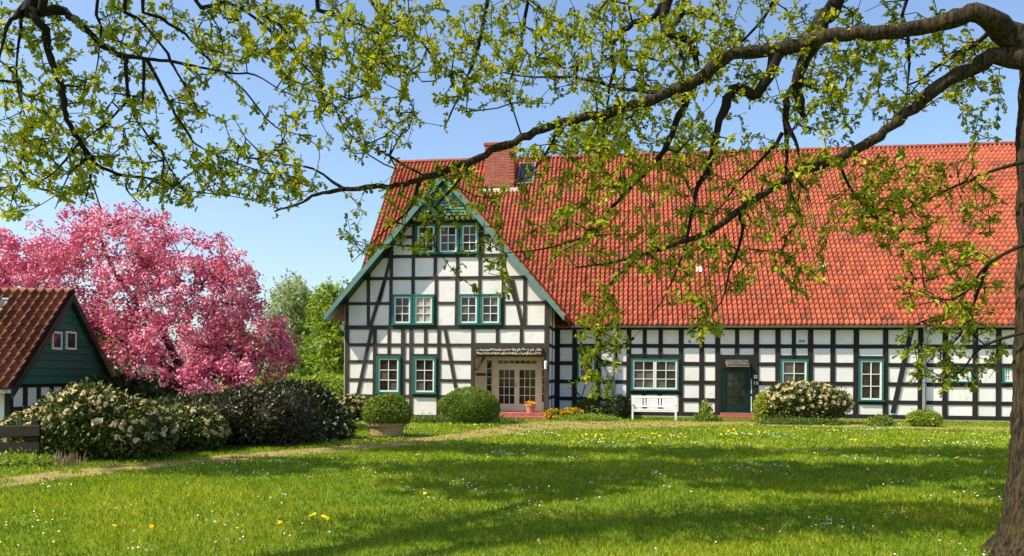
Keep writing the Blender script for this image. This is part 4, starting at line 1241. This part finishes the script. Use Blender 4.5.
# pink flowering cherry
CYd = 25.0
cb = on(186, CYd)
lob = [lobe_px(98, 282, CYd, 74), lobe_px(180, 300, CYd - .6, 80), lobe_px(40, 300, CYd, 66), lobe_px(120, 250, CYd, 46), lobe_px(240, 342, CYd - .8, 52, 44), lobe_px(170, 350, CYd - 1.4, 66, 42), lobe_px(-50, 310, CYd, 80), lobe_px(215, 302, CYd, 48), lobe_px(258, 366, CYd - .4, 38, 34), lobe_px(222, 380, CYd - 2.4, 44, 24), lobe_px(268, 350, CYd - .6, 26, 26), lobe_px(-130, 330, CYd + .5, 70), lobe_px(8, 268, CYd, 40), lobe_px(148, 240, CYd, 34)]
def pt(px, py, Y): return at(px, py, Y)
trk = [[(cb[0], cb[1], 0), (cb[0] + .05, cb[1], .7), pt(180, 370, CYd), pt(160, 330, CYd), pt(120, 280, CYd), pt(100, 240, CYd)],
       [(cb[0] + .05, cb[1], .6), pt(197, 372, CYd - .2), pt(210, 340, CYd - .3), pt(215, 300, CYd)],
       [(cb[0] + .02, cb[1], .8), pt(206, 382, CYd - .4), pt(232, 362, CYd - .6), pt(258, 350, CYd - .6)],
       [pt(183, 378, CYd), pt(140, 350, CYd), pt(80, 320, CYd), pt(20, 290, CYd), pt(-60, 300, CYd)]]
root = empty('cherry_tree', (cb[0], cb[1], 0)); tag(root, 'big pink double-flowering cherry tree in full bloom behind the shed', 'tree')
base = np.array([cb[0], cb[1], 0.0]); sk = Skel(); tb = MB()
for i, tr in enumerate(trk):
    pts = smooth(np.array(tr) - base, 4); rad = np.linspace(.19 if i == 0 else .12, .05, len(pts)); sk.chain(pts, rad)
    V_, F_ = tube_vf(pts, rad, 9, .04); tb.add(V_.tolist(), F_.tolist())
tb.build('trunk', 'bark_cherry', root)
L = [(c - base, np.array(q) * .97) for c, q in lob]
P, d = sample_lumps(L, 1550, .45, .8)
P = P + d * (np.abs(rng.normal(0, .22, len(P))) * (rng.random(len(P)) < .3))[:, None]
tips = sk.grow(P, step=.45, maxd=4)
b_ = link('branches', sk.twig_mesh('branches', .010, .42, .09), 'bark_cherry', root); b_['kind'] = 'stuff'
P = np.array([t for t, _ in tips]); per = 58
cl = rng.uniform(.14, .34, len(P))
Q = np.repeat(P, per, 0); dd = rand_dirs(len(Q))
Q = Q + dd * np.repeat(cl, per)[:, None] * rng.random((len(Q), 1)) ** .3
rv = np.clip(np.repeat(rng.normal(.5, .22, len(P)), per) + rng.normal(0, .07, len(Q)), 0, 1)
leaf_object('blossoms', 'pink', root, Q, norm(np.cross(dd, rand_dirs(len(Q))) + dd * .35), norm(dd + rand_dirs(len(Q)) * .35), rng.uniform(.06, .105, len(Q)), wid=.9, rnd=rv)
Q2, D2, N2, S2, r2 = tip_leaves(tips[::9], 6, .10, .1); leaf_object('young_leaves', 'lime_leaf', root, Q2, D2, N2, S2, rnd=r2)

# trees behind
def round_tree(name, label, px, Y, top, rpx, leaf, nt, per, size, low=385, r=.18, tw=.012, bark='bark_cherry', k=7, group='trees beyond the garden'):
    b = on(px, Y); zt_ = at(px, top, Y)[2]; s = Y / F; R_ = rpx * s
    zlow = max(.6, at(px, low, Y)[2]); zc = (zt_ + zlow) / 2; hz = (zt_ - zlow) / 2
    lob = [((b[0], b[1], zc), (R_ * .8, R_ * .8, hz * .9))]
    for i in range(k):
        d = rand_dirs(1)[0]; q = rng.uniform(.3, .5)
        lob.append(((b[0] + d[0] * R_ * (1 - q), b[1] + d[1] * R_ * (1 - q), zc + d[2] * hz * (1 - q)), (R_ * q, R_ * q, max(hz * q, .6))))
    tr = [[(b[0], b[1], 0), (b[0] + jit(.1), b[1], zlow + .3), (b[0] + jit(.3), b[1] + jit(.3), zc), (b[0] + jit(.4), b[1], zc + hz * .75)]]
    return garden_tree(name, label, 'tree', b, tr, lob, nt, leaf, size, per, bark, r, twig=tw, maxd=12, group=group, spread=.3, depth=.75)
round_tree('willow_tree', 'thin pale grey-green tree between the cherry and the farmhouse', 288, 44, 264, 38, 'grey_leaf', 1300, 9, .20, 400, .12, tw=.003)
round_tree('garden_tree', 'bright green tree close to the left gable corner', 333, 41, 272, 38, 'lime_leaf', 1300, 9, .24, 400, .12, tw=.004)
round_tree('garden_tree', 'tall bright green tree rising behind the roof ridge beside the chimney', 598, 60, 80, 62, 'lime_leaf', 1500, 9, .36, 300, .3)
round_tree('garden_tree', 'green tree behind the roof ridge near the middle of the long roof', 690, 66, 104, 45, 'green_leaf', 800, 9, .36, 300, .3)
for px, Y, top, leaf, lab in ((236, 70, 330, 'green_leaf', 'far mid green tree low behind the cherry and dark shrubs'), (300, 75, 338, 'lime_leaf', 'far light green tree seen low through the pale thin tree'), (120, 80, 310, 'green_leaf', 'far green tree hidden behind the pink blossom'), (355, 85, 330, 'green_leaf', 'far green tree by the left edge of the gable wall')):
    round_tree('far_tree', lab, px, Y, top, 42, leaf, 700, 8, .55, 392, .25)
for px, Y, w_, lab in ((285, 36, 2.2, 'yellow-green shrub below the pale thin tree'), (325, 35, 2.0, 'yellow-green shrub below the bright green tree by the gable')):
    bush('garden_shrub', lab, 'bush', on(px, Y), (w_, 1.2, 1.75), 4200, 'lime_leaf', .16, 7)

# ------------------------------------------------------------------ the two oaks over the lawn
TRB = at(1073, 556, 7.45); TRB = np.array([TRB[0], TRB[1], 0.0])
oakR = empty('oak_tree', TRB); tag(oakR, 'mossy oak trunk at the right edge with limbs reaching across the sky', 'tree')
TLB = np.array([-7.6, 4.2, 0.0])
oakL = empty('oak_tree', TLB); tag(oakL, 'oak branches hanging into the upper left from outside the picture', 'tree')
def px_chain(pts, Y0, Y1, minw=0):
    n = len(pts); out = []; rad = []
    for i, (a, b, w) in enumerate(pts):
        Y = Y0 + (Y1 - Y0) * i / max(1, n - 1) + .12 * math.sin(i * 1.7 + a)
        out.append(at(a, b, Y)); rad.append(w / 2 * Y / F)
    return np.array(out), np.array(rad)
def limb(sk, tb, root_loc, pts3, rad, n=8, sub=4, parent=-1, wob=.05):
    P = smooth(pts3, sub); R = np.interp(np.linspace(0, 1, len(P)), np.linspace(0, 1, len(rad)), rad)
    R = R * (1 + .10 * np.sin(np.arange(len(R)) * 1.3 + rng.uniform(0, 6)) * np.sin(np.arange(len(R)) * .47 + rng.uniform(0, 6)) + rng.normal(0, .05, len(R)))
    P = P + rng.normal(size=P.shape) * np.minimum(R, .03)[:, None] * .30
    V_, F_ = tube_vf(P - root_loc, R, n, wob)
    tb.append((V_, F_)); sk.chain(P, R, parent)
def build_tubes(name, tbs, mat, parent):
    off = 0; Vs = []; Fs = []
    for V_, F_ in tbs: Vs.append(V_); Fs.append(F_ + off); off += len(V_)
    return link(name, np_mesh(name, np.concatenate(Vs), np.concatenate(Fs), None, True), mat, parent)

skR = Skel(); tR = []; tRd = []
# trunk with root flare
zs = [0, .12, .35, .8, 1.6, 2.6, 3.6, 4.3, 5.0, 6.2, 8.0, 10.5]
def trunk_edge(z): return None
tx = [0, 0, .0, .01, .02, .04, .05, .06, .08, .15, .3, .5]
trd = [.73, .66, .565, .50, .462, .455, .455, .47, .44, .38, .26, .12]
pts = np.array([TRB + [x, .02 * z, z] for x, z in zip(tx, zs)])
P = smooth(pts, 5); R = np.interp(np.linspace(0, 1, len(P)), np.linspace(0, 1, len(trd)), trd)
P = np.stack([np.interp(np.linspace(0, 1, 190), np.linspace(0, 1, len(P)), P[:, k]) for k in range(3)], 1); R = np.interp(np.linspace(0, 1, 190), np.linspace(0, 1, len(R)), R)
NA = 110
V_, F_ = tube_vf(P - TRB, R, NA, 0.0)
cc = np.repeat(P - TRB, NA, 0)
ang = np.arctan2(V_[:, 1] - cc[:, 1], V_[:, 0] - cc[:, 0]); zz = V_[:, 2]
warp = ang + .10 * np.sin(zz * 3.1 + ang * 2) + .07 * np.sin(zz * 7.3 + ang * 5) + .03 * np.sin(zz * 17 + ang * 9)
ridge = np.abs(np.sin(warp * 13)) ** .6 * (.6 + .4 * np.sin(zz * 9 + 4 * np.sin(ang * 7))) 
fl = 1 + .04 * np.sin(ang * 5 + zz * .8) + np.exp(-zz / .35) * .16 * np.sin(ang * 6 + 1) + .085 * (ridge - .5) + rng.normal(0, .006, len(V_))
V_ = cc + (V_ - cc) * fl[:, None]
link('trunk', np_mesh('trunk', V_, F_, None, True), 'bark', oakR); skR.chain(P, R)
A = [(1052, 60, 44), (1012, 38, 30), (982, 14, 21), (955, 17, 19), (920, 28, 17), (870, 33, 15), (828, 36, 15), (800, 45, 17), (762, 52, 14), (738, 53, 13), (718, 63, 14), (698, 80, 14), (676, 91, 12), (630, 107, 11), (598, 115, 10), (565, 122, 9), (535, 133, 9), (508, 144, 9), (478, 158, 8), (450, 170, 8), (425, 178, 7), (395, 185, 6), (365, 188, 6), (340, 190, 5), (318, 194, 4), (298, 204, 3), (275, 211, 2)]
B = [(1052, 72, 34), (1000, 56, 20), (972, 69, 17), (940, 85, 16), (905, 115, 13), (880, 135, 12), (850, 153, 11), (820, 165, 10), (780, 183, 9), (742, 208, 8), (712, 231, 7), (688, 240, 6), (660, 250, 4), (620, 261, 3), (575, 268, 2)]
for pts_, y0, y1 in ((A, 7.4, 8.8), (B, 7.4, 8.6)):
    p3, r3 = px_chain(pts_, y0, y1); limb(skR, tR, TRB, p3, r3 * .88, 10)
build_tubes('limbs', tR, 'bark', oakR)
U1 = np.array([TRB + [.15, 0, 6.0], [3.6, 7.6, 7.3], [1.4, 8.0, 7.9], [-.8, 8.4, 8.1], [-2.6, 8.8, 8.0]])
limb(skR, tRd, TRB, U1, [.2, .16, .12, .09, .05], 8)
U2 = np.array([TRB + [.2, 0, 6.6], [5.2, 9.0, 8.2], [4.2, 11.0, 9.5], [2.5, 13.0, 10.9]])
limb(skR, tRd, TRB, U2, [.18, .14, .1, .05], 8)
U3 = np.array([TRB + [.2, 0, 6.9], [7.0, 8.4, 8.8], [8.5, 10.0, 10.0]])
limb(skR, tRd, TRB, U3, [.16, .11, .05], 8)
def top_link(p, over):
    """from a branch entering at the top of the picture up to the limb overhead"""
    S = smooth(over, 8); j = ((S[:, :2] - p[:2] + np.array([-.4, 0])) ** 2).sum(1).argmin(); q = S[j]
    return np.array([q, (q * .45 + p * .55) + [.1, 0, .15]])
def hang(sk, tb, root_loc, lst, over, n=6):
    for pts_, y0, y1 in lst:
        p3, r3 = px_chain(pts_, y0, y1)
        r3 = r3 * np.linspace(1, .5, len(r3)) if pts_[-1][2] < 4 else r3
        if pts_[0][1] <= 4:
            tl = top_link(p3[0], over); p3 = np.vstack([tl, p3]); r3 = np.r_[r3[0] * 1.25, r3[0] * 1.1, r3]
        limb(sk, tb, root_loc, p3, r3, n, 3)
hangR = [
 ([(690, 90, 10), (682, 110, 9), (672, 132, 8), (661, 155, 7), (636, 183, 6), (612, 206, 5), (592, 234, 4), (545, 248, 3), (506, 253, 2)], 8.1, 8.8),
 ([(776, 58, 14), (764, 83, 12), (754, 95, 11), (736, 88, 12), (728, 99, 11), (720, 120, 10), (711, 157, 9), (706, 174, 8), (697, 190, 7), (692, 212, 6), (684, 250, 4), (668, 290, 2.2), (652, 315, 1.5), (634, 338, 1)], 7.9, 8.6),
 ([(836, 0, 18), (824, 20, 17), (813, 42, 16), (804, 60, 13), (797, 82, 12), (800, 108, 9), (806, 118, 5)], 8.2, 8.3),
 ([(803, 62, 10), (794, 85, 9), (786, 104, 8), (786, 130, 7), (787, 152, 6), (786, 174, 4), (790, 200, 2)], 8.2, 8.4),
 ([(785, 118, 5), (795, 140, 5), (800, 160, 3)], 8.2, 8.3),
 ([(782, 134, 5), (762, 160, 4), (740, 180, 4), (726, 200, 3), (715, 216, 2)], 8.2, 8.6),
 ([(667, 0, 10), (665, 28, 9), (675, 35, 8), (687, 40, 8), (695, 52, 7), (697, 70, 5)], 8.4, 8.2),
 ([(685, 0, 7), (679, 18, 6), (673, 30, 5)], 8.5, 8.4),
 ([(672, 36, 6), (678, 47, 5), (683, 60, 5), (684, 85, 3)], 8.4, 8.2),
 ([(663, 0, 8), (653, 18, 8), (636, 22, 7), (618, 36, 6), (613, 51, 5), (614, 70, 5), (609, 91, 4), (608, 107, 4), (607, 130, 3), (604, 140, 2)], 8.6, 8.8),
 ([(659, 92, 5), (634, 90, 4), (609, 86, 4), (572, 77, 3.5), (534, 77, 3), (485, 70, 2)], 8.1, 8.8),
 ([(487, 0, 5), (481, 34, 4.5), (470, 72, 4), (454, 106, 3.5), (445, 126, 2.5)], 8.8, 8.9),
 ([(528, 0, 4), (522, 34, 4), (515, 64, 3), (507, 90, 2)], 8.8, 8.9),
 ([(371, 0, 4), (405, 23, 3.5), (424, 45, 3), (439, 64, 3), (462, 78, 2)], 8.8, 8.9),
 ([(774, 0, 3.5), (742, 41, 3), (728, 47, 2)], 8.6, 8.6),
 ([(907, 0, 4), (908, 40, 4), (909, 75, 3), (905, 105, 2)], 8.8, 8.8),
 ([(992, 30, 7), (972, 46, 5), (955, 55, 4.5), (935, 68, 4), (915, 88, 3), (905, 100, 2)], 7.7, 8.8),
 ([(605, 118, 5), (603, 140, 5), (599, 165, 3), (588, 180, 2)], 8.4, 8.7),
 ([(838, 158, 4), (846, 180, 3.5), (862, 205, 3), (880, 222, 2)], 8.0, 8.6),
 ([(1036, 160, 4.5), (990, 172, 3.6), (965, 182, 3), (935, 196, 3), (900, 212, 2)], 7.4, 8.9),
 ([(1036, 240, 4.5), (990, 262, 3.5), (968, 290, 2.8), (945, 300, 2.5), (925, 290, 1.8)], 7.4, 8.7),
 ([(988, 262, 4), (975, 300, 3), (960, 335, 2.5), (940, 350, 1.8), (915, 345, 1.3)], 7.8, 8.8),
 ([(1034, 330, 4), (985, 345, 3), (960, 372, 2.2), (940, 385, 1.5)], 7.4, 8.6),
 ([(740, 210, 4), (742, 235, 3.5), (730, 270, 3), (722, 300, 2), (700, 330, 1.6)], 8.3, 8.7),
 ([(420, 180, 4), (412, 205, 3), (395, 222, 2.5), (375, 240, 2), (352, 262, 1.5)], 8.7, 8.8),
 ([(470, 162, 4), (455, 185, 3), (430, 215, 2.5), (420, 245, 1.6)], 8.6, 8.7),
 ([(560, 125, 4), (548, 150, 3), (530, 172, 2.5), (505, 190, 1.6)], 8.5, 8.6),
 ([(344, 189, 3.5), (313, 169, 3), (290, 165, 2.5), (262, 160, 1.8)], 8.7, 8.8)]
hang(skR, tRd, TRB, hangR, U1)
build_tubes('hanging_branches', tRd, 'bark_dark', oakR)

skL = Skel(); tL = []
pts = np.array([TLB + [x, 0, z] for x, z in ((0, 0), (0, .3), (.02, 1.2), (.05, 3), (.1, 4.6), (.0, 6.5), (-.1, 9), (0, 11))])
P = smooth(pts, 5); R = np.interp(np.linspace(0, 1, len(P)), np.linspace(0, 1, 8), [.55, .45, .4, .38, .36, .28, .18, .08])
V_, F_ = tube_vf(P - TLB, R, 16, .03); link('trunk', np_mesh('trunk', V_, F_, None, True), 'bark', oakL); skL.chain(P, R)
V1 = np.array([TLB + [.1, 0, 4.2], [-6.7, 5.8, 5.8], [-4.9, 7.3, 6.7], [-3.2, 7.7, 7.2], [-1.2, 8.2, 7.4]])
limb(skL, tL, TLB, V1, [.2, .16, .13, .09, .05], 8)
V2 = np.array([TLB + [.0, 0, 6.0], [-6.6, 7.5, 8.0], [-5.4, 11.0, 9.6], [-3.6, 13.5, 10.5]])
limb(skL, tL, TLB, V2, [.18, .14, .1, .05], 8)
V3 = np.array([TLB + [.0, 0, 6.4], [-5.6, 6.6, 8.4], [-3.5, 7.4, 9.6], [-1.5, 8.6, 10.4]])
limb(skL, tL, TLB, V3, [.16, .12, .08, .04], 8)
hangL = [
 ([(32, 0, 12), (33, 12, 11), (44, 28, 9.5), (47, 44, 9), (52, 63, 8.5), (61, 85, 8), (64, 108, 7.5), (69, 124, 7), (79, 140, 6.5), (91, 157, 6), (101, 167, 5.5), (127, 176, 4.5), (154, 179, 3.5), (174, 185, 3), (190, 191, 2.5), (230, 196, 2), (275, 205, 1.5)], 7.0, 7.9),
 ([(42, 0, 10), (63, 10, 9), (83, 26, 8), (103, 44, 7.5), (125, 56, 6.5), (146, 59, 4.5), (168, 61, 4), (200, 67, 3.5), (230, 73, 3), (255, 75, 2.5), (277, 88, 2.2), (300, 98, 2), (320, 103, 1.8), (345, 110, 1.5)], 7.1, 8.2),
 ([(126, 57, 4.5), (127, 80, 4), (130, 104, 4), (138, 122, 3.5), (152, 140, 3.2), (166, 160, 3), (176, 179, 2.5), (186, 192, 2)], 7.2, 7.6),
 ([(144, 60, 4), (143, 103, 3.5)], 7.2, 7.3),
 ([(147, 61, 4), (164, 91, 3.5), (172, 109, 3.2), (182, 124, 3), (192, 140, 2.8), (205, 150, 2.5), (226, 159, 2.4), (265, 173, 2.2), (311, 187, 2)], 7.2, 8.0),
 ([(125, 0, 4), (138, 18, 4), (162, 46, 3.8), (174, 67, 3.5), (186, 87, 3.2), (198, 111, 3)], 7.4, 7.6),
 ([(97, 0, 3.5), (101, 26, 3), (99, 51, 2.5), (95, 79, 1.8)], 7.4, 7.4),
 ([(27, 0, 6), (10, 20, 5), (4, 38, 4), (0, 55, 3), (-6, 80, 2)], 7.0, 7.2),
 ([(26, 3, 3.5), (19, 40, 3), (17, 79, 2.5), (22, 105, 2), (27, 120, 1.5)], 7.0, 7.1),
 ([(79, 142, 3), (59, 167, 2.5), (40, 181, 2.2), (0, 188, 1.6)], 7.3, 7.6),
 ([(127, 102, 2.6), (105, 124, 2.6), (84, 140, 3)], 7.3, 7.3),
 ([(85, 160, 2.5), (69, 175, 2), (55, 209, 1.5)], 7.3, 7.5),
 ([(84, 152, 2.6), (91, 179, 2.3), (101, 209, 1.5)], 7.3, 7.5),
 ([(93, 168, 2), (84, 205, 1.5)], 7.3, 7.5),
 ([(128, 177, 3), (127, 189, 2.5), (142, 207, 1.6)], 7.4, 7.5),
 ([(195, 0, 4.5), (224, 2, 4.2), (243, 10, 4), (265, 26, 3.6), (287, 47, 3.2), (311, 73, 2.8), (325, 89, 2.5), (336, 109, 2.2), (342, 124, 2), (358, 143, 1.6)], 7.8, 8.3),
 ([(253, 0, 4.5), (279, 24, 4), (291, 40, 3), (303, 61, 1.8)], 8.0, 8.1),
 ([(268, 0, 3), (270, 20, 2.6), (272, 40, 1.8)], 8.0, 8.1),
 ([(317, 0, 4.5), (330, 12, 4), (354, 22, 3.6), (378, 34, 3), (396, 57, 2.4), (402, 90, 1.6)], 8.2, 8.6),
 ([(142, 0, 3.5), (160, 18, 3.2), (185, 34, 3), (200, 50, 3), (216, 67, 2.8), (245, 91, 2.6), (266, 118, 2.4), (281, 130, 2.2), (303, 136, 2), (319, 150, 1.7), (317, 170, 1.3)], 7.6, 8.1)]
hang(skL, tL, TLB, hangL, V1)
build_tubes('hanging_branches', tL, 'bark_dark', oakL)

def spray(regs, Y0, Y1):
    T = []
    for (a, b, ra, rb, n) in regs:
        n = int(n * 1.75)
        th = rng.uniform(0, 2 * np.pi, n); q = np.sqrt(rng.random(n))
        X = a + ra * q * np.cos(th); Z = b + rb * q * np.sin(th); Y = rng.uniform(Y0, Y1, n)
        T += [at(x, z, y) for x, z, y in zip(X, Z, Y)]
    return np.array(T)
regR = [(650, -65, 200, 50, 110), (880, -60, 120, 50, 45), (450, -65, 90, 50, 45), (760, 55, 130, 65, 150), (640, 50, 110, 55, 170), (530, 50, 100, 55, 115), (440, 60, 85, 60, 95), (890, 60, 100, 60, 125), (640, 145, 90, 45, 110), (740, 180, 80, 50, 75), (590, 150, 80, 40, 75), (440, 190, 60, 30, 45), (630, 230, 85, 50, 90), (545, 215, 60, 40, 35), (700, 265, 60, 40, 50), (850, 195, 70, 45, 80), (930, 205, 75, 55, 100), (950, 285, 55, 45, 60), (950, 350, 55, 45, 60), (600, 330, 24, 48, 50), (588, 388, 24, 18, 12), (700, 320, 25, 22, 16), (375, 110, 45, 55, 50), (980, 90, 30, 60, 36), (820, 120, 40, 50, 30), (780, 260, 50, 50, 40), (450, 235, 60, 30, 22), (500, 270, 60, 30, 14), (365, 225, 25, 35, 14)]
regL = [(60, -65, 90, 50, 40), (230, -65, 110, 50, 55), (30, 50, 40, 60, 65), (70, 150, 55, 50, 95), (15, 160, 35, 60, 55), (180, 175, 55, 30, 55), (250, 170, 60, 30, 42), (330, 55, 60, 55, 85), (250, 30, 60, 35, 75), (110, 70, 50, 40, 42), (150, 120, 50, 30, 24), (205, 95, 40, 35, 18), (285, 190, 40, 18, 22), (380, 30, 55, 40, 50), (130, 20, 60, 22, 30), (300, 115, 50, 35, 22)]
tipsR = skR.grow(spray(regR, 7.6, 9.4), .14, .14, 2.4)
tipsL = skL.grow(spray(regL, 6.9, 8.6), .14, .14, 2.2)
# the crowns above the picture that shade the lawn
def crown(lobes, n):
    Ls = [(np.array(c, float), np.array(r, float)) for c, r in lobes]
    P, d = sample_lumps(Ls, n, .95, 4.0)
    x, y = pix(P); return P[(y < -14) | (P[:, 1] < 1)]
rows_ = [(12.0, 10.2, (-12, -9, -6, -3, 0, 3, 6)), (15.4, 11.8, (-12, -8.5, -5, -1.5, 2, 5.5)), (9.4, 9.2, (-6.5, -2.2, 1.8))]
CR, CLb = [], []
for yy_, hh_, xs_ in rows_:
    for x_ in xs_:
        c_ = (x_ + rng.normal(0, .5), yy_ + rng.normal(0, .35), hh_ + rng.normal(0, .3))
        (CLb if x_ < -4 else CR).append((c_, (rng.uniform(1.7, 2.3), rng.uniform(1.3, 1.9), rng.uniform(1.0, 1.6))))
CR.append(((8.5, 9.5, 9.6), (2.2, 2.2, 1.6)))
cR = skR.grow(crown(CR, 2900), .5, .12, 9); cL = skL.grow(crown(CLb, 2300), .5, .12, 9)
for sk, root, t_in, t_cr in ((skR, oakR, tipsR, cR), (skL, oakL, tipsL, cL)):
    rl = np.array(root.location)
    me = sk.twig_mesh('twigs', .0034, .40, .035)
    t_ = link('twigs', me, 'bark_dark', root); t_['kind'] = 'stuff'; t_.location = tuple(-rl)
    Q, D, Nn, S, rv = tip_leaves([t for t in t_in if random.random() < .84], 11, .061, .08)
    Q2, D2, N2, S2, r2 = tip_leaves(t_cr, 17, .19, .24)
    o_ = leaf_object('leaves', 'oak_leaf', root, np.r_[Q, Q2], np.r_[D, D2], np.r_[Nn, N2], np.r_[S, S2], True, rnd=np.r_[rv, r2]); o_.location = tuple(-rl)

# ------------------------------------------------------------------ grass, daisies, dandelions
def patch(P, s, ph):
    return (np.sin(P[:, 0] * s + ph) * np.cos(P[:, 1] * s * 1.3 + ph * 2) + np.sin(P[:, 0] * s * 2.3 + P[:, 1] * s * 1.1 + ph) * .6 + np.sin(P[:, 1] * s * 3.1 - P[:, 0] * s * 1.7 + ph * 3) * .4) / 2 * .5 + .5
def in_house(P):
    R_ = P - O[:2]; x = R_ @ ex[:2]; y = R_ @ ey[:2]
    return ((x > xw0 - .1) & (y > -.05)) | ((x > wl - .1) & (x < wr + .2) & (y > yg - .1)) | ((x > pl - .1) & (x < pr_ + .3) & (y > yg - .72))
segs = []
for y0, y1, dens, h, wd in ((5.5, 9, 1700, .058, .0075), (9, 13, 950, .062, .011), (13, 19, 420, .065, .018), (19, 34, 150, .07, .032)):
    xm = y1 * .72 + 1.0
    n = int(2 * xm * (y1 - y0) * dens)
    P = np.c_[rng.uniform(-xm, xm, n), rng.uniform(y0, y1, n)]
    k = np.abs(P[:, 0]) < P[:, 1] * .70 + 1.0
    P = P[k]
    ip = in_poly(P, PATH); k = ~ip | (rng.random(len(P)) < .10 + .45 * (patch(P, 2.3, .7) > .55))
    k &= ~in_house(P)
    P = P[k]; segs.append((P, h, wd))
P = np.concatenate([s_[0] for s_ in segs]); h = np.concatenate([np.full(len(s_[0]), s_[1]) for s_ in segs]); wd = np.concatenate([np.full(len(s_[0]), s_[2]) for s_ in segs])
n = len(P); pv = patch(P, .55, 1.0) * .5 + patch(P, 1.9, 2.0) * .3 + patch(P, 5.3, .4) * .2
hh = h * (.55 + .75 * pv) * rng.uniform(.6, 1.3, n)
th = rng.uniform(0, 2 * np.pi, n); sd = np.c_[np.cos(th), np.sin(th), np.zeros(n)]
lean = rng.normal(0, .42, (n, 2)); tip = np.c_[lean * hh[:, None], hh]
b3 = np.c_[P, np.zeros(n)]
V = np.stack([b3 - sd * wd[:, None] / 2, b3 + sd * wd[:, None] / 2, b3 + tip * .6 * [.7, .7, 1] + sd * wd[:, None] * .36, b3 + tip, b3 + tip * .6 * [.7, .7, 1] - sd * wd[:, None] * .36], 1).reshape(-1, 3)
rv = np.clip(.02 + .90 * pv + rng.normal(0, .16, n) + (rng.random(n) < .03) * .3, 0, 1)
me = np_mesh('grass', V, np.arange(n * 5).reshape(-1, 5), rv)
g = link('grass', me, 'grass'); tag(g, 'short bright green lawn grass in front of the farmhouse', 'grass', kind='stuff')

def discs(P3, r, k=6, tilt=.4):
    n = len(P3); nz = norm(np.c_[rng.normal(0, tilt, (n, 2)) + [0, -.25], np.ones(n)]); u = norm(np.cross(nz, [[1.0, 0, 0]])); w = np.cross(nz, u)
    a = np.linspace(0, 2 * np.pi, k, endpoint=False); rr = np.broadcast_to(np.asarray(r), (n,))[:, None, None]
    V = P3[:, None] + rr * (np.cos(a)[None, :, None] * u[:, None] + np.sin(a)[None, :, None] * w[:, None])
    return V.reshape(-1, 3), np.arange(n * k).reshape(-1, k)
n = 60000; P = np.c_[rng.uniform(-16, 16, n), rng.uniform(6.5, 30, n)]
pd_ = patch(P, .8, 5.0) * .5 + patch(P, 2.7, 1.3) * .5
k = (rng.random(n) < np.clip((pd_ - .57) * 2.2, 0, 1)) & (np.abs(P[:, 0]) < P[:, 1] * .68) & ~in_poly(P, PATH)
P = P[k][:3600]
V, Fs = discs(np.c_[P, rng.uniform(.045, .075, len(P))], .0075 + .0004 * P[:, 1])
d_ = link('daisies', np_mesh('daisies', V, Fs, rng.random(len(P))), 'white_flower'); tag(d_, 'scattered tiny white daisies in the lawn', 'flowers', kind='stuff')
n = 9000; P = np.c_[rng.uniform(-14, 18, n), rng.uniform(6.8, 29, n)]
pd_ = patch(P, .6, 2.2) * .5 + patch(P, 1.9, .3) * .5
k = (rng.random(n) < np.clip((pd_ - .66) * 1.6, 0.004, 1)) & (np.abs(P[:, 0]) < P[:, 1] * .68) & ~in_poly(P, PATH)
P = P[k][:260]
spots = [(163, 448, 0), (440, 468, 5), (482, 474, 5), (255, 475, 4), (170, 486, 3), (640, 525, 14), (600, 530, 6)]
ex_p = []
for a, b, m in [(585, 440, 8), (600, 438, 6), (640, 438, 6), (680, 438, 5), (730, 434, 9), (753, 436, 8), (565, 443, 5), (325, 524, 6), (295, 528, 3), (405, 487, 4), (855, 443, 3), (797, 437, 2)]:
    for _ in range(m): ex_p.append(ground(a + rng.normal(0, 7), b + rng.normal(0, 1.4))[:2])
P = np.r_[P, np.array(ex_p)]
V, Fs = discs(np.c_[P, rng.uniform(.05, .10, len(P))], .018 + .0009 * P[:, 1], 8, .3)
d_ = link('dandelions', np_mesh('dandelions', V, Fs, rng.random(len(P))), 'yellow_flower'); tag(d_, 'scattered yellow dandelions in the lawn', 'flowers', kind='stuff')
